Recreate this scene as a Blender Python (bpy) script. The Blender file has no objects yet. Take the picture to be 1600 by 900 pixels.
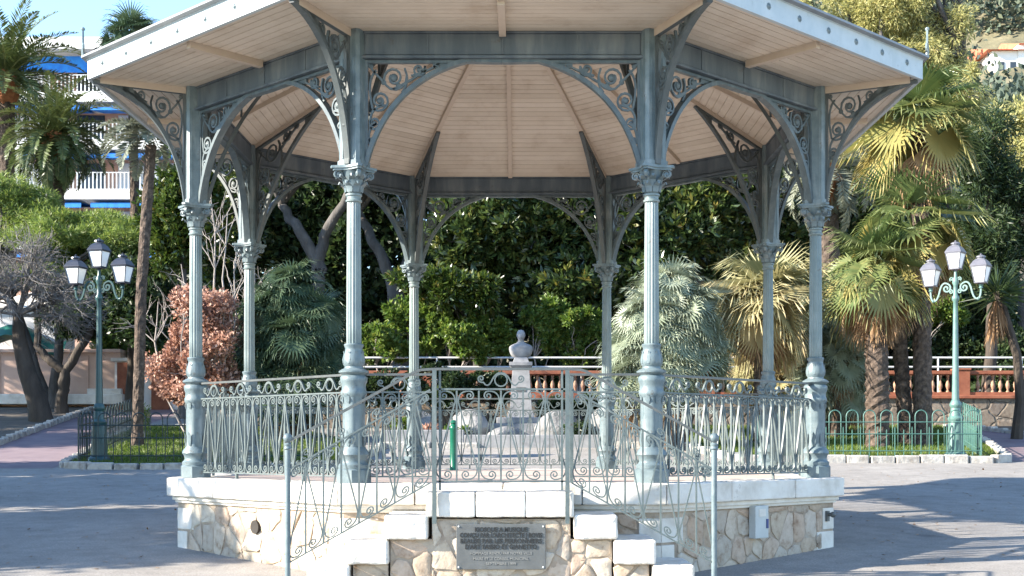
import bpy, bmesh, math, random
import numpy as np
from mathutils import Vector, Matrix
R = math.radians
PI = math.pi
rs = np.random.default_rng(7)
random.seed(7)
scene = bpy.context.scene
COL = scene.collection

# ------------------------------------------------------------------ helpers
def nrm(a):
    return a / np.maximum(np.linalg.norm(a, axis=-1, keepdims=True), 1e-9)

class MB:
    """collects polygons; build() links them as one mesh object"""
    def __init__(self):
        self.v = []; self.f = []
    def add(self, V, F):
        o = len(self.v)
        self.v.extend([tuple(map(float, p)) for p in V])
        self.f.extend([tuple(int(i) + o for i in f) for f in F])
    def box(self, c, s, rz=0.0, M=None):
        x, y, z = s[0]/2, s[1]/2, s[2]/2
        V = [(-x,-y,-z),(x,-y,-z),(x,y,-z),(-x,y,-z),(-x,-y,z),(x,-y,z),(x,y,z),(-x,y,z)]
        F = [(0,3,2,1),(4,5,6,7),(0,1,5,4),(1,2,6,5),(2,3,7,6),(3,0,4,7)]
        ca, sa = math.cos(rz), math.sin(rz)
        V = [(c[0]+p[0]*ca-p[1]*sa, c[1]+p[0]*sa+p[1]*ca, c[2]+p[2]) for p in V]
        self.add(V, F)
    def bar(self, a, b, w, h, up=(0,0,1)):
        a = Vector(a); b = Vector(b); d = (b-a).normalized(); up = Vector(up)
        s = d.cross(up)
        if s.length < 1e-4: s = d.cross(Vector((0,1,0)))
        s.normalize(); u = s.cross(d).normalized()
        V = []
        for p in (a, b):
            for (i, j) in ((-1,-1),(1,-1),(1,1),(-1,1)):
                V.append(p + s*(i*w/2) + u*(j*h/2))
        self.add(V, [(0,1,2,3),(7,6,5,4),(0,4,5,1),(1,5,6,2),(2,6,7,3),(3,7,4,0)])
    def prism(self, poly, z0, z1):
        n = len(poly)
        V = [(p[0],p[1],z0) for p in poly] + [(p[0],p[1],z1) for p in poly]
        F = [tuple(range(n-1,-1,-1)), tuple(range(n,2*n))]
        for i in range(n):
            j = (i+1) % n
            F.append((i, j, n+j, n+i))
        self.add(V, F)
    def ribbon(self, path, w, d, N=(0,1,0), close=False):
        """rectangular section swept along a path that lies in the plane with normal N"""
        P = np.array(path, float); N = np.array(N, float); n = len(P)
        if close:
            T = np.roll(P,-1,0) - np.roll(P,1,0)
        else:
            T = np.gradient(P, axis=0)
        T = nrm(T); S = nrm(np.cross(T, N))
        w = np.broadcast_to(np.array(w, float).reshape(-1,1), (n,1))
        V = np.stack([P+S*w/2+N*d/2, P-S*w/2+N*d/2, P-S*w/2-N*d/2, P+S*w/2-N*d/2], 1).reshape(-1,3)
        F = []
        for i in range(n if close else n-1):
            a, b = 4*i, 4*((i+1) % n)
            for k in range(4):
                l = (k+1) % 4
                F.append((a+k, a+l, b+l, b+k))
        if not close:
            F.append((3,2,1,0)); m = 4*(n-1); F.append((m,m+1,m+2,m+3))
        self.add(V, F)
    def tube(self, path, r, n=6, caps=True):
        P = np.array(path, float); m = len(P)
        r = np.broadcast_to(np.array(r, float).reshape(-1), (m,))
        T = nrm(np.gradient(P, axis=0))
        ref = np.array((0,0,1.0)) if abs(T[:,2]).mean() < 0.85 else np.array((1.0,0,0))
        S = nrm(np.cross(T, ref)); U = np.cross(S, T)
        a = np.arange(n)*2*PI/n
        V = P[:,None,:] + r[:,None,None]*(S[:,None,:]*np.cos(a)[None,:,None] + U[:,None,:]*np.sin(a)[None,:,None])
        V = V.reshape(-1,3); F = []
        for i in range(m-1):
            for k in range(n):
                l = (k+1) % n
                F.append((i*n+k, i*n+l, (i+1)*n+l, (i+1)*n+k))
        if caps:
            F.append(tuple(range(n-1,-1,-1))); F.append(tuple(range((m-1)*n, m*n)))
        self.add(V, F)
    def lathe(self, prof, n=16, c=(0,0,0), mod=None, rot=0.0):
        V = []; F = []; m = len(prof)
        for (r, z) in prof:
            for k in range(n):
                a = 2*PI*k/n + rot
                q = r * (mod(k, z) if mod else 1.0)
                V.append((c[0]+q*math.cos(a), c[1]+q*math.sin(a), c[2]+z))
        for i in range(m-1):
            for k in range(n):
                l = (k+1) % n
                F.append((i*n+k, i*n+l, (i+1)*n+l, (i+1)*n+k))
        F.append(tuple(range(n-1,-1,-1))); F.append(tuple(range((m-1)*n, m*n)))
        self.add(V, F)
    def ball(self, c, r, n=10, sc=(1,1,1)):
        prof = [(math.sin(PI*i/6)*r+1e-4, -math.cos(PI*i/6)*r) for i in range(7)]
        V0 = len(self.v)
        self.lathe(prof, n, (0,0,0))
        for i in range(V0, len(self.v)):
            p = self.v[i]; self.v[i] = (c[0]+p[0]*sc[0], c[1]+p[1]*sc[1], c[2]+p[2]*sc[2])
    def build(self, name, mat, parent=None, loc=None, rz=0.0, smooth=None, bevel=0.0):
        me = bpy.data.meshes.new(name)
        me.from_pydata(self.v, [], self.f); me.update()
        if mat: me.materials.append(mat)
        bm = bmesh.new(); bm.from_mesh(me); bmesh.ops.recalc_face_normals(bm, faces=bm.faces); bm.to_mesh(me); bm.free()
        if smooth is not None:
            me.shade_smooth(); me.set_sharp_from_angle(angle=R(smooth))
        o = bpy.data.objects.new(name, me); COL.objects.link(o)
        if parent: o.parent = parent
        if loc is not None: o.location = loc
        o.rotation_euler = (0,0,rz)
        if bevel > 0:
            m = o.modifiers.new('edge', 'BEVEL'); m.width = bevel; m.segments = 2; m.limit_method = 'ANGLE'; m.angle_limit = R(40)
        return o

def weather(o, strength=0.012, size=0.12, lv=3):
    m = o.modifiers.new('dense','SUBSURF'); m.subdivision_type = 'SIMPLE'; m.levels = lv; m.render_levels = lv
    tx = bpy.data.textures.get('wear') or bpy.data.textures.new('wear','CLOUDS'); tx.noise_scale = size; tx.noise_depth = 3
    d = o.modifiers.new('worn','DISPLACE'); d.texture = tx; d.strength = strength; d.mid_level = 0.5; d.texture_coords = 'GLOBAL'
def fast_mesh(name, V, F, mat, parent=None, tone=None, loc=None):
    """uniform polygons (M,k) from arrays, with an optional per-vertex tone"""
    me = bpy.data.meshes.new(name)
    V = np.asarray(V, np.float32); F = np.asarray(F, np.int32); M, k = F.shape
    me.vertices.add(len(V)); me.vertices.foreach_set('co', V.ravel())
    me.loops.add(M*k); me.loops.foreach_set('vertex_index', F.ravel())
    me.polygons.add(M); me.polygons.foreach_set('loop_start', np.arange(0, M*k, k, dtype=np.int32))
    me.update(calc_edges=True); me.validate()
    if tone is not None:
        at = me.attributes.new('tone', 'FLOAT', 'POINT'); at.data.foreach_set('value', np.asarray(tone, np.float32))
    me.materials.append(mat)
    o = bpy.data.objects.new(name, me); COL.objects.link(o)
    if parent: o.parent = parent
    if loc is not None: o.location = loc
    return o

def tag(o, label=None, cat=None, group=None, kind=None):
    if label: o['label'] = label
    if cat: o['category'] = cat
    if group: o['group'] = group
    if kind: o['kind'] = kind
    return o
def empty(name, loc, label=None, cat=None, group=None, rz=0.0):
    o = bpy.data.objects.new(name, None); COL.objects.link(o)
    o.location = loc; o.rotation_euler = (0,0,rz); o.empty_display_size = 0.2
    return tag(o, label, cat, group)
def dup(o, parent=None, loc=None, rz=None):
    c = o.copy(); COL.objects.link(c)
    if parent: c.parent = parent
    if loc is not None: c.location = loc
    if rz is not None: c.rotation_euler = (0,0,rz)
    for ch in [q for q in o.children]:
        d = ch.copy(); COL.objects.link(d); d.parent = c
    return c

# ------------------------------------------------------------------ materials
def new_mat(name):
    m = bpy.data.materials.new(name); m.use_nodes = True
    nt = m.node_tree; b = nt.nodes['Principled BSDF']
    return m, nt, b
def N(nt, typ, **kw):
    n = nt.nodes.new(typ)
    for k, v in kw.items():
        if k in n.inputs.keys(): n.inputs[k].default_value = v
        else: setattr(n, k, v)
    return n
def ramp(nt, fac, cols):
    r = nt.nodes.new('ShaderNodeValToRGB'); e = r.color_ramp.elements
    while len(e) < len(cols): e.new(0.5)
    for i, (p, c) in enumerate(cols):
        e[i].position = p; e[i].color = (c[0], c[1], c[2], 1)
    nt.links.new(fac, r.inputs['Fac']); return r
def noisy(name, cols, scale=8, rough=0.6, bump=0.2, bscale=60, detail=5, stretch=None, spec=0.4, bdist=0.01, metallic=0.0):
    m, nt, b = new_mat(name)
    tc = N(nt, 'ShaderNodeTexCoord'); mp = N(nt, 'ShaderNodeMapping')
    nt.links.new(tc.outputs['Object'], mp.inputs['Vector'])
    if stretch: mp.inputs['Scale'].default_value = stretch
    n1 = N(nt, 'ShaderNodeTexNoise', Scale=scale, Detail=detail, Roughness=0.6)
    nt.links.new(mp.outputs['Vector'], n1.inputs['Vector'])
    k = len(cols)
    rp = ramp(nt, n1.outputs['Fac'], [(0.3+0.4*i/max(k-1,1), c) for i, c in enumerate(cols)])
    nt.links.new(rp.outputs['Color'], b.inputs['Base Color'])
    b.inputs['Roughness'].default_value = rough; b.inputs['Specular IOR Level'].default_value = spec
    b.inputs['Metallic'].default_value = metallic
    if bump:
        n2 = N(nt, 'ShaderNodeTexNoise', Scale=bscale, Detail=4.0)
        nt.links.new(mp.outputs['Vector'], n2.inputs['Vector'])
        bp = N(nt, 'ShaderNodeBump', Strength=bump, Distance=bdist)
        nt.links.new(n2.outputs['Fac'], bp.inputs['Height']); nt.links.new(bp.outputs['Normal'], b.inputs['Normal'])
    return m
def worn(m, dark=(0.07,0.045,0.03), pale=(0.34,0.37,0.37), amt=0.55, thr=0.60, scale=14):
    """rust specks, drips and bleached patches on top of a painted material"""
    nt = m.node_tree; b = nt.nodes['Principled BSDF']; src = b.inputs['Base Color'].links[0].from_socket
    tc = N(nt, 'ShaderNodeTexCoord'); mp = N(nt, 'ShaderNodeMapping'); mp.inputs['Scale'].default_value = (1,1,0.22)
    nt.links.new(tc.outputs['Object'], mp.inputs['Vector'])
    a1 = N(nt, 'ShaderNodeTexNoise', Scale=scale, Detail=8.0, Roughness=0.72); nt.links.new(tc.outputs['Object'], a1.inputs['Vector'])
    a2 = N(nt, 'ShaderNodeTexNoise', Scale=scale*0.8, Detail=4.0); nt.links.new(mp.outputs['Vector'], a2.inputs['Vector'])
    r1 = N(nt, 'ShaderNodeMapRange'); r1.inputs[1].default_value = thr; r1.inputs[2].default_value = thr+0.07; r1.inputs[4].default_value = amt
    r2 = N(nt, 'ShaderNodeMapRange'); r2.inputs[1].default_value = 0.55; r2.inputs[2].default_value = 0.75; r2.inputs[4].default_value = amt*0.8
    nt.links.new(a1.outputs['Fac'], r1.inputs[0]); nt.links.new(a2.outputs['Fac'], r2.inputs[0])
    x1 = N(nt, 'ShaderNodeMix', data_type='RGBA'); x1.inputs[7].default_value = (*pale,1)
    x2 = N(nt, 'ShaderNodeMix', data_type='RGBA'); x2.inputs[7].default_value = (*dark,1)
    nt.links.new(r2.outputs[0], x1.inputs[0]); nt.links.new(src, x1.inputs[6])
    nt.links.new(r1.outputs[0], x2.inputs[0]); nt.links.new(x1.outputs[2], x2.inputs[6]); nt.links.new(x2.outputs[2], b.inputs['Base Color'])
def leaf_mat(name, cols, rough=0.45, trans=0.25, spec=0.4):
    m, nt, b = new_mat(name)
    at = N(nt, 'ShaderNodeAttribute', attribute_name='tone')
    k = len(cols)
    rp = ramp(nt, at.outputs['Fac'], [(i/max(k-1,1), c) for i, c in enumerate(cols)])
    nt.links.new(rp.outputs['Color'], b.inputs['Base Color'])
    b.inputs['Roughness'].default_value = rough; b.inputs['Specular IOR Level'].default_value = spec
    tr = N(nt, 'ShaderNodeBsdfTranslucent'); mx = N(nt, 'ShaderNodeMixShader'); mx.inputs[0].default_value = trans
    hs = N(nt, 'ShaderNodeHueSaturation', Value=1.6, Saturation=1.1)
    nt.links.new(rp.outputs['Color'], hs.inputs['Color']); nt.links.new(hs.outputs['Color'], tr.inputs['Color'])
    out = nt.nodes['Material Output']
    nt.links.new(b.outputs[0], mx.inputs[1]); nt.links.new(tr.outputs[0], mx.inputs[2]); nt.links.new(mx.outputs[0], out.inputs['Surface'])
    return m
def rubble(name, scale=3.2, cols=None, mortar=(0.42,0.36,0.30)):
    m, nt, b = new_mat(name)
    tc = N(nt, 'ShaderNodeTexCoord')
    wn = N(nt, 'ShaderNodeTexNoise', Scale=3.0, Detail=2.0)
    nt.links.new(tc.outputs['Object'], wn.inputs['Vector'])
    vm = N(nt, 'ShaderNodeVectorMath', operation='MULTIPLY_ADD'); vm.inputs[1].default_value = (0.16,0.16,0.16)
    nt.links.new(wn.outputs['Color'], vm.inputs[0]); nt.links.new(tc.outputs['Object'], vm.inputs[2])
    v1 = N(nt, 'ShaderNodeTexVoronoi', Scale=scale, feature='DISTANCE_TO_EDGE')
    v2 = N(nt, 'ShaderNodeTexVoronoi', Scale=scale, feature='F1')
    nt.links.new(vm.outputs[0], v1.inputs['Vector']); nt.links.new(vm.outputs[0], v2.inputs['Vector'])
    sp = N(nt, 'ShaderNodeSeparateColor'); nt.links.new(v2.outputs['Color'], sp.inputs[0])
    cols = cols or [(0.50,0.40,0.30),(0.58,0.48,0.38),(0.44,0.37,0.31),(0.60,0.54,0.46),(0.50,0.38,0.28)]
    rp = ramp(nt, sp.outputs[0], [(i/(len(cols)-1), c) for i, c in enumerate(cols)])
    n3 = N(nt, 'ShaderNodeTexNoise', Scale=11.0, Detail=6.0, Roughness=0.65); nt.links.new(tc.outputs['Object'], n3.inputs['Vector'])
    st = ramp(nt, n3.outputs['Fac'], [(0.32,(0.55,0.44,0.36)),(0.5,(0.95,0.93,0.9)),(0.72,(1.12,1.12,1.1))])
    mu = N(nt, 'ShaderNodeMix', data_type='RGBA', blend_type='MULTIPLY'); mu.inputs[0].default_value = 0.8
    nt.links.new(rp.outputs['Color'], mu.inputs[6]); nt.links.new(st.outputs['Color'], mu.inputs[7])
    edge = N(nt, 'ShaderNodeMapRange'); edge.inputs[1].default_value = 0.012; edge.inputs[2].default_value = 0.045
    nt.links.new(v1.outputs['Distance'], edge.inputs[0])
    mx = N(nt, 'ShaderNodeMix', data_type='RGBA'); mx.inputs[6].default_value = (*mortar, 1)
    nt.links.new(edge.outputs[0], mx.inputs[0]); nt.links.new(mu.outputs[2], mx.inputs[7])
    nt.links.new(mx.outputs[2], b.inputs['Base Color']); b.inputs['Roughness'].default_value = 0.85
    e2 = N(nt, 'ShaderNodeMapRange', interpolation_type='SMOOTHSTEP'); e2.inputs[1].default_value = 0.0; e2.inputs[2].default_value = 0.10
    nt.links.new(v1.outputs['Distance'], e2.inputs[0])
    ad = N(nt, 'ShaderNodeMath', operation='MULTIPLY_ADD'); ad.inputs[1].default_value = 0.35
    nt.links.new(n3.outputs['Fac'], ad.inputs[0]); nt.links.new(e2.outputs[0], ad.inputs[2])
    bp = N(nt, 'ShaderNodeBump', Strength=0.9, Distance=0.035)
    nt.links.new(ad.outputs[0], bp.inputs['Height']); nt.links.new(bp.outputs['Normal'], b.inputs['Normal'])
    return m

M = {}
M['paint'] = noisy('green_paint', [(0.085,0.122,0.137),(0.115,0.155,0.17),(0.14,0.182,0.19)], 9, 0.42, 0.12, 45, spec=0.5)
M['pale_paint'] = noisy('pale_green_paint', [(0.125,0.165,0.172),(0.155,0.20,0.203),(0.185,0.228,0.225)], 7, 0.42, 0.12, 40, spec=0.5)
M['rail'] = noisy('railing_paint', [(0.062,0.084,0.088),(0.088,0.114,0.116),(0.112,0.138,0.137)], 7, 0.45, 0.12, 40, spec=0.4)
M['rail_dark'] = noisy('worn_handrail', [(0.05,0.06,0.062),(0.09,0.10,0.102)], 12, 0.4, 0.1, 60, spec=0.5)
M['beam'] = noisy('weathered_beam_paint', [(0.048,0.066,0.083),(0.076,0.098,0.116),(0.125,0.148,0.16)], 2.2, 0.5, 0.15, 30, stretch=(2.5,1,0.5))
M['iron'] = noisy('grey_green_iron', [(0.06,0.072,0.075),(0.09,0.105,0.105)], 8, 0.5, 0.1, 50)
M['cream'] = noisy('cream_boards', [(0.37,0.295,0.235),(0.41,0.33,0.265),(0.44,0.36,0.295)], 1.6, 0.55, 0.08, 30)
M['cream_rib'] = noisy('cream_rafter', [(0.46,0.37,0.285),(0.52,0.43,0.34)], 4, 0.5, 0.08, 30)
M['fascia'] = noisy('pale_fascia_paint', [(0.36,0.42,0.44),(0.42,0.47,0.485),(0.46,0.50,0.51)], 3, 0.5, 0.1, 40)
M['zinc'] = noisy('zinc_roof', [(0.16,0.17,0.18),(0.24,0.25,0.26)], 3, 0.45, 0.1, 30)
M['white_stone'] = noisy('white_limestone', [(0.50,0.46,0.40),(0.64,0.60,0.54),(0.70,0.67,0.61)], 3.5, 0.75, 0.35, 28, bdist=0.006)
M['rubble'] = rubble('rubble_stone')
M['far_rubble'] = rubble('terrace_stone', 2.6, [(0.17,0.14,0.115),(0.21,0.175,0.14),(0.15,0.125,0.11),(0.23,0.195,0.165)], (0.13,0.11,0.09))
M['concrete'] = noisy('pinkish_concrete', [(0.36,0.29,0.26),(0.45,0.37,0.33),(0.48,0.41,0.37)], 2.5, 0.8, 0.2, 60)
M['plaque'] = noisy('dull_metal_plaque', [(0.085,0.09,0.09),(0.12,0.125,0.125)], 9, 0.45, 0.08, 60, metallic=0.1)
M['letters'] = noisy('raised_letters', [(0.012,0.012,0.012),(0.03,0.03,0.03)], 20, 0.5, 0)
M['faint_letters'] = noisy('faint_letters', [(0.20,0.20,0.19),(0.25,0.245,0.23)], 20, 0.5, 0)
M['box_grey'] = noisy('grey_box_enamel', [(0.42,0.44,0.43),(0.48,0.50,0.49)], 6, 0.4, 0.03)
M['navy'] = noisy('blue_latch', [(0.03,0.05,0.16),(0.04,0.06,0.2)], 6, 0.4, 0)
M['dark'] = noisy('dark_recess', [(0.02,0.017,0.014),(0.035,0.03,0.026)], 6, 0.8, 0)
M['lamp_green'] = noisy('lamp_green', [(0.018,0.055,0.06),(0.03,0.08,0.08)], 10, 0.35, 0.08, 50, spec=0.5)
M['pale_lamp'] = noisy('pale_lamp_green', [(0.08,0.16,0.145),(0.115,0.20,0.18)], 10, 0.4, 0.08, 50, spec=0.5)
M['lantern_black'] = noisy('lantern_black', [(0.02,0.025,0.04),(0.035,0.04,0.055)], 10, 0.3, 0)
M['lantern_grey'] = noisy('lantern_grey', [(0.10,0.10,0.12),(0.14,0.14,0.16)], 10, 0.3, 0)
M['opal'] = noisy('opal_glass', [(0.82,0.82,0.80),(0.88,0.88,0.86)], 3, 0.25, 0)
M['post_green'] = noisy('bright_green_enamel', [(0.004,0.085,0.05),(0.006,0.115,0.07)], 6, 0.3, 0)
M['fence_green'] = noisy('fence_green', [(0.05,0.125,0.105),(0.075,0.165,0.14)], 12, 0.45, 0.05, 50)
M['fence_shaded'] = noisy('fence_shaded_green', [(0.015,0.03,0.032),(0.025,0.042,0.044)], 12, 0.45, 0.05, 50)  # fence green darkened: the left fence's shade is put into the colour
M['kerb'] = noisy('rough_kerb_stone', [(0.22,0.20,0.18),(0.38,0.36,0.33),(0.50,0.48,0.44)], 5, 0.85, 0.6, 14, bdist=0.03)
M['soil'] = noisy('bare_soil', [(0.055,0.045,0.035),(0.10,0.08,0.06),(0.13,0.11,0.08)], 1.5, 0.95, 0.5, 12, bdist=0.05)
M['path'] = noisy('mauve_paving', [(0.16,0.115,0.13),(0.20,0.15,0.16),(0.24,0.18,0.185)], 1.2, 0.85, 0.2, 40)
M['lawn'] = noisy('lawn_ground', [(0.06,0.07,0.02),(0.10,0.115,0.03),(0.15,0.14,0.05)], 2.5, 0.95, 0.4, 40)
M['terracotta'] = noisy('terracotta', [(0.19,0.06,0.035),(0.26,0.09,0.05),(0.30,0.115,0.065)], 4, 0.8, 0.15, 40)
M['pale_terracotta'] = noisy('pale_terracotta', [(0.28,0.15,0.10),(0.42,0.27,0.18)], 6, 0.8, 0.1, 40)
M['white_metal'] = noisy('white_railing', [(0.45,0.46,0.46),(0.55,0.56,0.56)], 6, 0.5, 0)
M['marble'] = noisy('weathered_marble', [(0.17,0.17,0.175),(0.25,0.25,0.255),(0.30,0.30,0.30)], 5, 0.6, 0.15, 30)
M['boulder'] = noisy('pale_boulder', [(0.12,0.12,0.115),(0.21,0.205,0.20),(0.29,0.28,0.27)], 3, 0.85, 0.7, 9, bdist=0.06)
M['peach'] = noisy('peach_render', [(0.50,0.34,0.27),(0.58,0.41,0.33)], 1.5, 0.85, 0.1, 40)
M['white_wall'] = noisy('white_render', [(0.72,0.71,0.69),(0.78,0.77,0.75)], 1.0, 0.8, 0.05, 30)
M['salmon'] = noisy('salmon_render', [(0.46,0.27,0.20),(0.54,0.33,0.25)], 1.0, 0.85, 0.05, 30)
M['shutter'] = noisy('pale_shutter', [(0.55,0.55,0.56),(0.62,0.62,0.63)], 1.0, 0.7, 0.05, 30)
M['awning'] = noisy('blue_awning', [(0.01,0.13,0.50),(0.02,0.22,0.62)], 3, 0.7, 0.05, 30)
M['glass'] = noisy('dark_window', [(0.03,0.04,0.05),(0.05,0.06,0.08)], 1, 0.1, 0)
M['tarp'] = noisy('green_tarpaulin', [(0.01,0.09,0.06),(0.015,0.13,0.09)], 3, 0.5, 0.1, 20)
M['roof_tile'] = noisy('red_roof_tile', [(0.45,0.13,0.07),(0.55,0.19,0.11)], 2, 0.8, 0.2, 20)
M['bark'] = noisy('grey_bark', [(0.045,0.04,0.037),(0.075,0.068,0.063),(0.11,0.102,0.098)], 4, 0.9, 0.7, 16, stretch=(1,1,0.35), bdist=0.04)
M['dark_bark'] = noisy('dark_bark', [(0.035,0.028,0.022),(0.075,0.06,0.048)], 4, 0.9, 0.7, 16, stretch=(1,1,0.35), bdist=0.04)
M['twig'] = noisy('pale_twig', [(0.24,0.21,0.19),(0.36,0.32,0.29)], 8, 0.85, 0.2, 40)
M['grey_twig'] = noisy('grey_twig', [(0.12,0.11,0.10),(0.20,0.185,0.175)], 8, 0.9, 0.2, 40)
M['palm_bark'] = noisy('palm_bark', [(0.03,0.022,0.018),(0.075,0.055,0.042),(0.15,0.11,0.085)], 9, 0.95, 0.7, 22, bdist=0.04)
M['rust_fibre'] = noisy('rusty_fibre', [(0.20,0.07,0.03),(0.34,0.14,0.06)], 8, 0.95, 0.5, 30)

M['bracket'] = noisy('bracket_paint', [(0.055,0.078,0.09),(0.08,0.105,0.115),(0.105,0.13,0.135)], 8, 0.45, 0.12, 45)
for k_, kw_ in (('paint',{}),('pale_paint',dict(pale=(0.30,0.34,0.33))),('bracket',dict(pale=(0.2,0.23,0.23))),('rail',dict(scale=20,pale=(0.24,0.27,0.26))),('iron',dict(pale=(0.16,0.17,0.165))),('beam',dict(pale=(0.22,0.24,0.24),scale=6)),('fascia',dict(dark=(0.20,0.21,0.20),pale=(0.34,0.38,0.38),thr=0.62,scale=9)),('cream',dict(dark=(0.22,0.16,0.12),pale=(0.46,0.38,0.30),thr=0.66,amt=0.35,scale=7)),('lamp_green',dict(pale=(0.05,0.1,0.1))),('pale_lamp',dict(pale=(0.2,0.27,0.25))),('white_stone',dict(dark=(0.22,0.185,0.15),pale=(0.42,0.37,0.31),thr=0.63,amt=0.5,scale=5))): worn(M[k_], **kw_)
def tone_mat(name, cols, noise_cols, scale=10, rough=0.85, bump=0.6, bscale=22, bdist=0.012):
    m, nt, b = new_mat(name); at = N(nt, 'ShaderNodeAttribute', attribute_name='tone')
    rp = ramp(nt, at.outputs['Fac'], [(i/(len(cols)-1), c) for i, c in enumerate(cols)])
    tc = N(nt, 'ShaderNodeTexCoord'); n1 = N(nt, 'ShaderNodeTexNoise', Scale=scale, Detail=7.0, Roughness=0.68); nt.links.new(tc.outputs['Object'], n1.inputs['Vector'])
    st = ramp(nt, n1.outputs['Fac'], noise_cols)
    mu = N(nt, 'ShaderNodeMix', data_type='RGBA', blend_type='MULTIPLY'); mu.inputs[0].default_value = 1.0
    nt.links.new(rp.outputs['Color'], mu.inputs[6]); nt.links.new(st.outputs['Color'], mu.inputs[7]); nt.links.new(mu.outputs[2], b.inputs['Base Color'])
    b.inputs['Roughness'].default_value = rough
    n2 = N(nt, 'ShaderNodeTexNoise', Scale=bscale, Detail=5.0); nt.links.new(tc.outputs['Object'], n2.inputs['Vector'])
    bp = N(nt, 'ShaderNodeBump', Strength=bump, Distance=bdist); nt.links.new(n2.outputs['Fac'], bp.inputs['Height']); nt.links.new(bp.outputs['Normal'], b.inputs['Normal'])
    return m
M['stone'] = tone_mat('facing_stone', [(0.40,0.31,0.23),(0.46,0.39,0.31),(0.36,0.31,0.26),(0.50,0.45,0.38),(0.43,0.32,0.24),(0.48,0.42,0.36)], [(0.30,(0.55,0.45,0.37)),(0.45,(0.92,0.89,0.85)),(0.7,(1.15,1.15,1.14))], 9)
M['mortar'] = noisy('rough_mortar', [(0.24,0.185,0.14),(0.35,0.285,0.22),(0.42,0.36,0.29)], 6, 0.95, 0.6, 30)
M['board'] = tone_mat('cream_board', [(0.51,0.435,0.345),(0.565,0.485,0.39),(0.61,0.53,0.435)], [(0.30,(0.80,0.75,0.70)),(0.48,(0.98,0.97,0.96)),(0.7,(1.06,1.06,1.05))], 2.2, 0.55, 0.06, 30, 0.004)
L = {}
L['ficus'] = leaf_mat('ficus_leaf', [(0.018,0.036,0.017),(0.034,0.058,0.021),(0.055,0.085,0.025),(0.10,0.12,0.03),(0.20,0.165,0.045)], 0.3, 0.2, 0.5)
L['magnolia'] = leaf_mat('magnolia_leaf', [(0.022,0.042,0.012),(0.045,0.075,0.016),(0.08,0.11,0.024),(0.14,0.12,0.04)], 0.25, 0.18, 0.5)
L['shrub'] = leaf_mat('shrub_leaf', [(0.05,0.095,0.022),(0.095,0.155,0.032),(0.15,0.205,0.045),(0.22,0.235,0.06)], 0.4, 0.3)
L['mimosa'] = leaf_mat('mimosa_leaf', [(0.075,0.12,0.035),(0.14,0.20,0.05),(0.22,0.275,0.07),(0.31,0.33,0.10)], 0.5, 0.3)
L['dark'] = leaf_mat('dark_leaf', [(0.015,0.032,0.015),(0.030,0.052,0.021),(0.048,0.076,0.027),(0.075,0.10,0.032)], 0.45, 0.25)
L['copper'] = leaf_mat('copper_leaf', [(0.18,0.095,0.07),(0.34,0.19,0.14),(0.47,0.29,0.22),(0.62,0.45,0.36)], 0.6, 0.25)
L['euca'] = leaf_mat('yellow_green_leaf', [(0.20,0.205,0.085),(0.32,0.315,0.13),(0.43,0.40,0.18),(0.50,0.43,0.21)], 0.5, 0.38)
L['phoenix'] = leaf_mat('date_palm_leaf', [(0.04,0.062,0.026),(0.068,0.095,0.036),(0.10,0.125,0.045),(0.16,0.165,0.065)], 0.4, 0.15)
L['grey_palm'] = leaf_mat('grey_palm_leaf', [(0.10,0.115,0.085),(0.17,0.185,0.135),(0.25,0.255,0.19)], 0.5, 0.15)
L['fan'] = leaf_mat('fan_palm_leaf', [(0.05,0.085,0.032),(0.095,0.135,0.048),(0.16,0.18,0.065),(0.30,0.245,0.085)], 0.4, 0.22)
L['fan_yellow'] = leaf_mat('fan_palm_yellow', [(0.17,0.18,0.09),(0.27,0.255,0.125),(0.36,0.32,0.17),(0.38,0.29,0.15)], 0.5, 0.22)
L['fan_silver'] = leaf_mat('fan_palm_silver', [(0.16,0.20,0.14),(0.25,0.29,0.205),(0.34,0.37,0.27)], 0.45, 0.15)
L['fan_dark'] = leaf_mat('fan_palm_dark', [(0.032,0.062,0.036),(0.06,0.098,0.055),(0.10,0.14,0.078)], 0.4, 0.15)
L['dead'] = leaf_mat('dead_palm_leaf', [(0.17,0.10,0.055),(0.28,0.17,0.09),(0.38,0.25,0.14)], 0.8, 0.15)
L['forest'] = leaf_mat('forest_leaf', [(0.035,0.052,0.042),(0.055,0.078,0.058),(0.08,0.105,0.07),(0.11,0.125,0.075)], 0.7, 0.1)
L['grass'] = leaf_mat('grass_blade', [(0.05,0.09,0.015),(0.09,0.14,0.02),(0.14,0.18,0.035)], 0.5, 0.3)
L['straw'] = leaf_mat('dry_grass', [(0.20,0.17,0.09),(0.28,0.24,0.13),(0.33,0.29,0.17)], 0.8, 0.2)

# ------------------------------------------------------------------ camera and the ground's shape
F_PX = 2060.0; CX = 819.6; HY = 692.6; CAMX, CAMY, CAMZ = 0.22, -16.91, 1.2
def wx(px, Z): return CAMX + (px-CX)*Z/F_PX
def wz(py, Z): return CAMZ + (HY-py)*Z/F_PX
def wy(Z): return Z + CAMY
def gz(y):
    y = np.asarray(y, float)
    return np.where(y < 12, 0.06*(y+1.5), 0.81+0.09*(y-12))
def g(y): return float(gz(y))

cam = bpy.data.cameras.new('camera'); co = bpy.data.objects.new('camera', cam); COL.objects.link(co)
cam.sensor_width = 36; cam.lens = F_PX/1600*36
cam.shift_x = -(CX-800)/1600; cam.shift_y = (HY-450)/1600
cam.clip_end = 2000; cam.clip_start = 0.1
co.location = (CAMX, CAMY, CAMZ); co.rotation_euler = (R(90), 0, 0)
scene.camera = co

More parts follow.
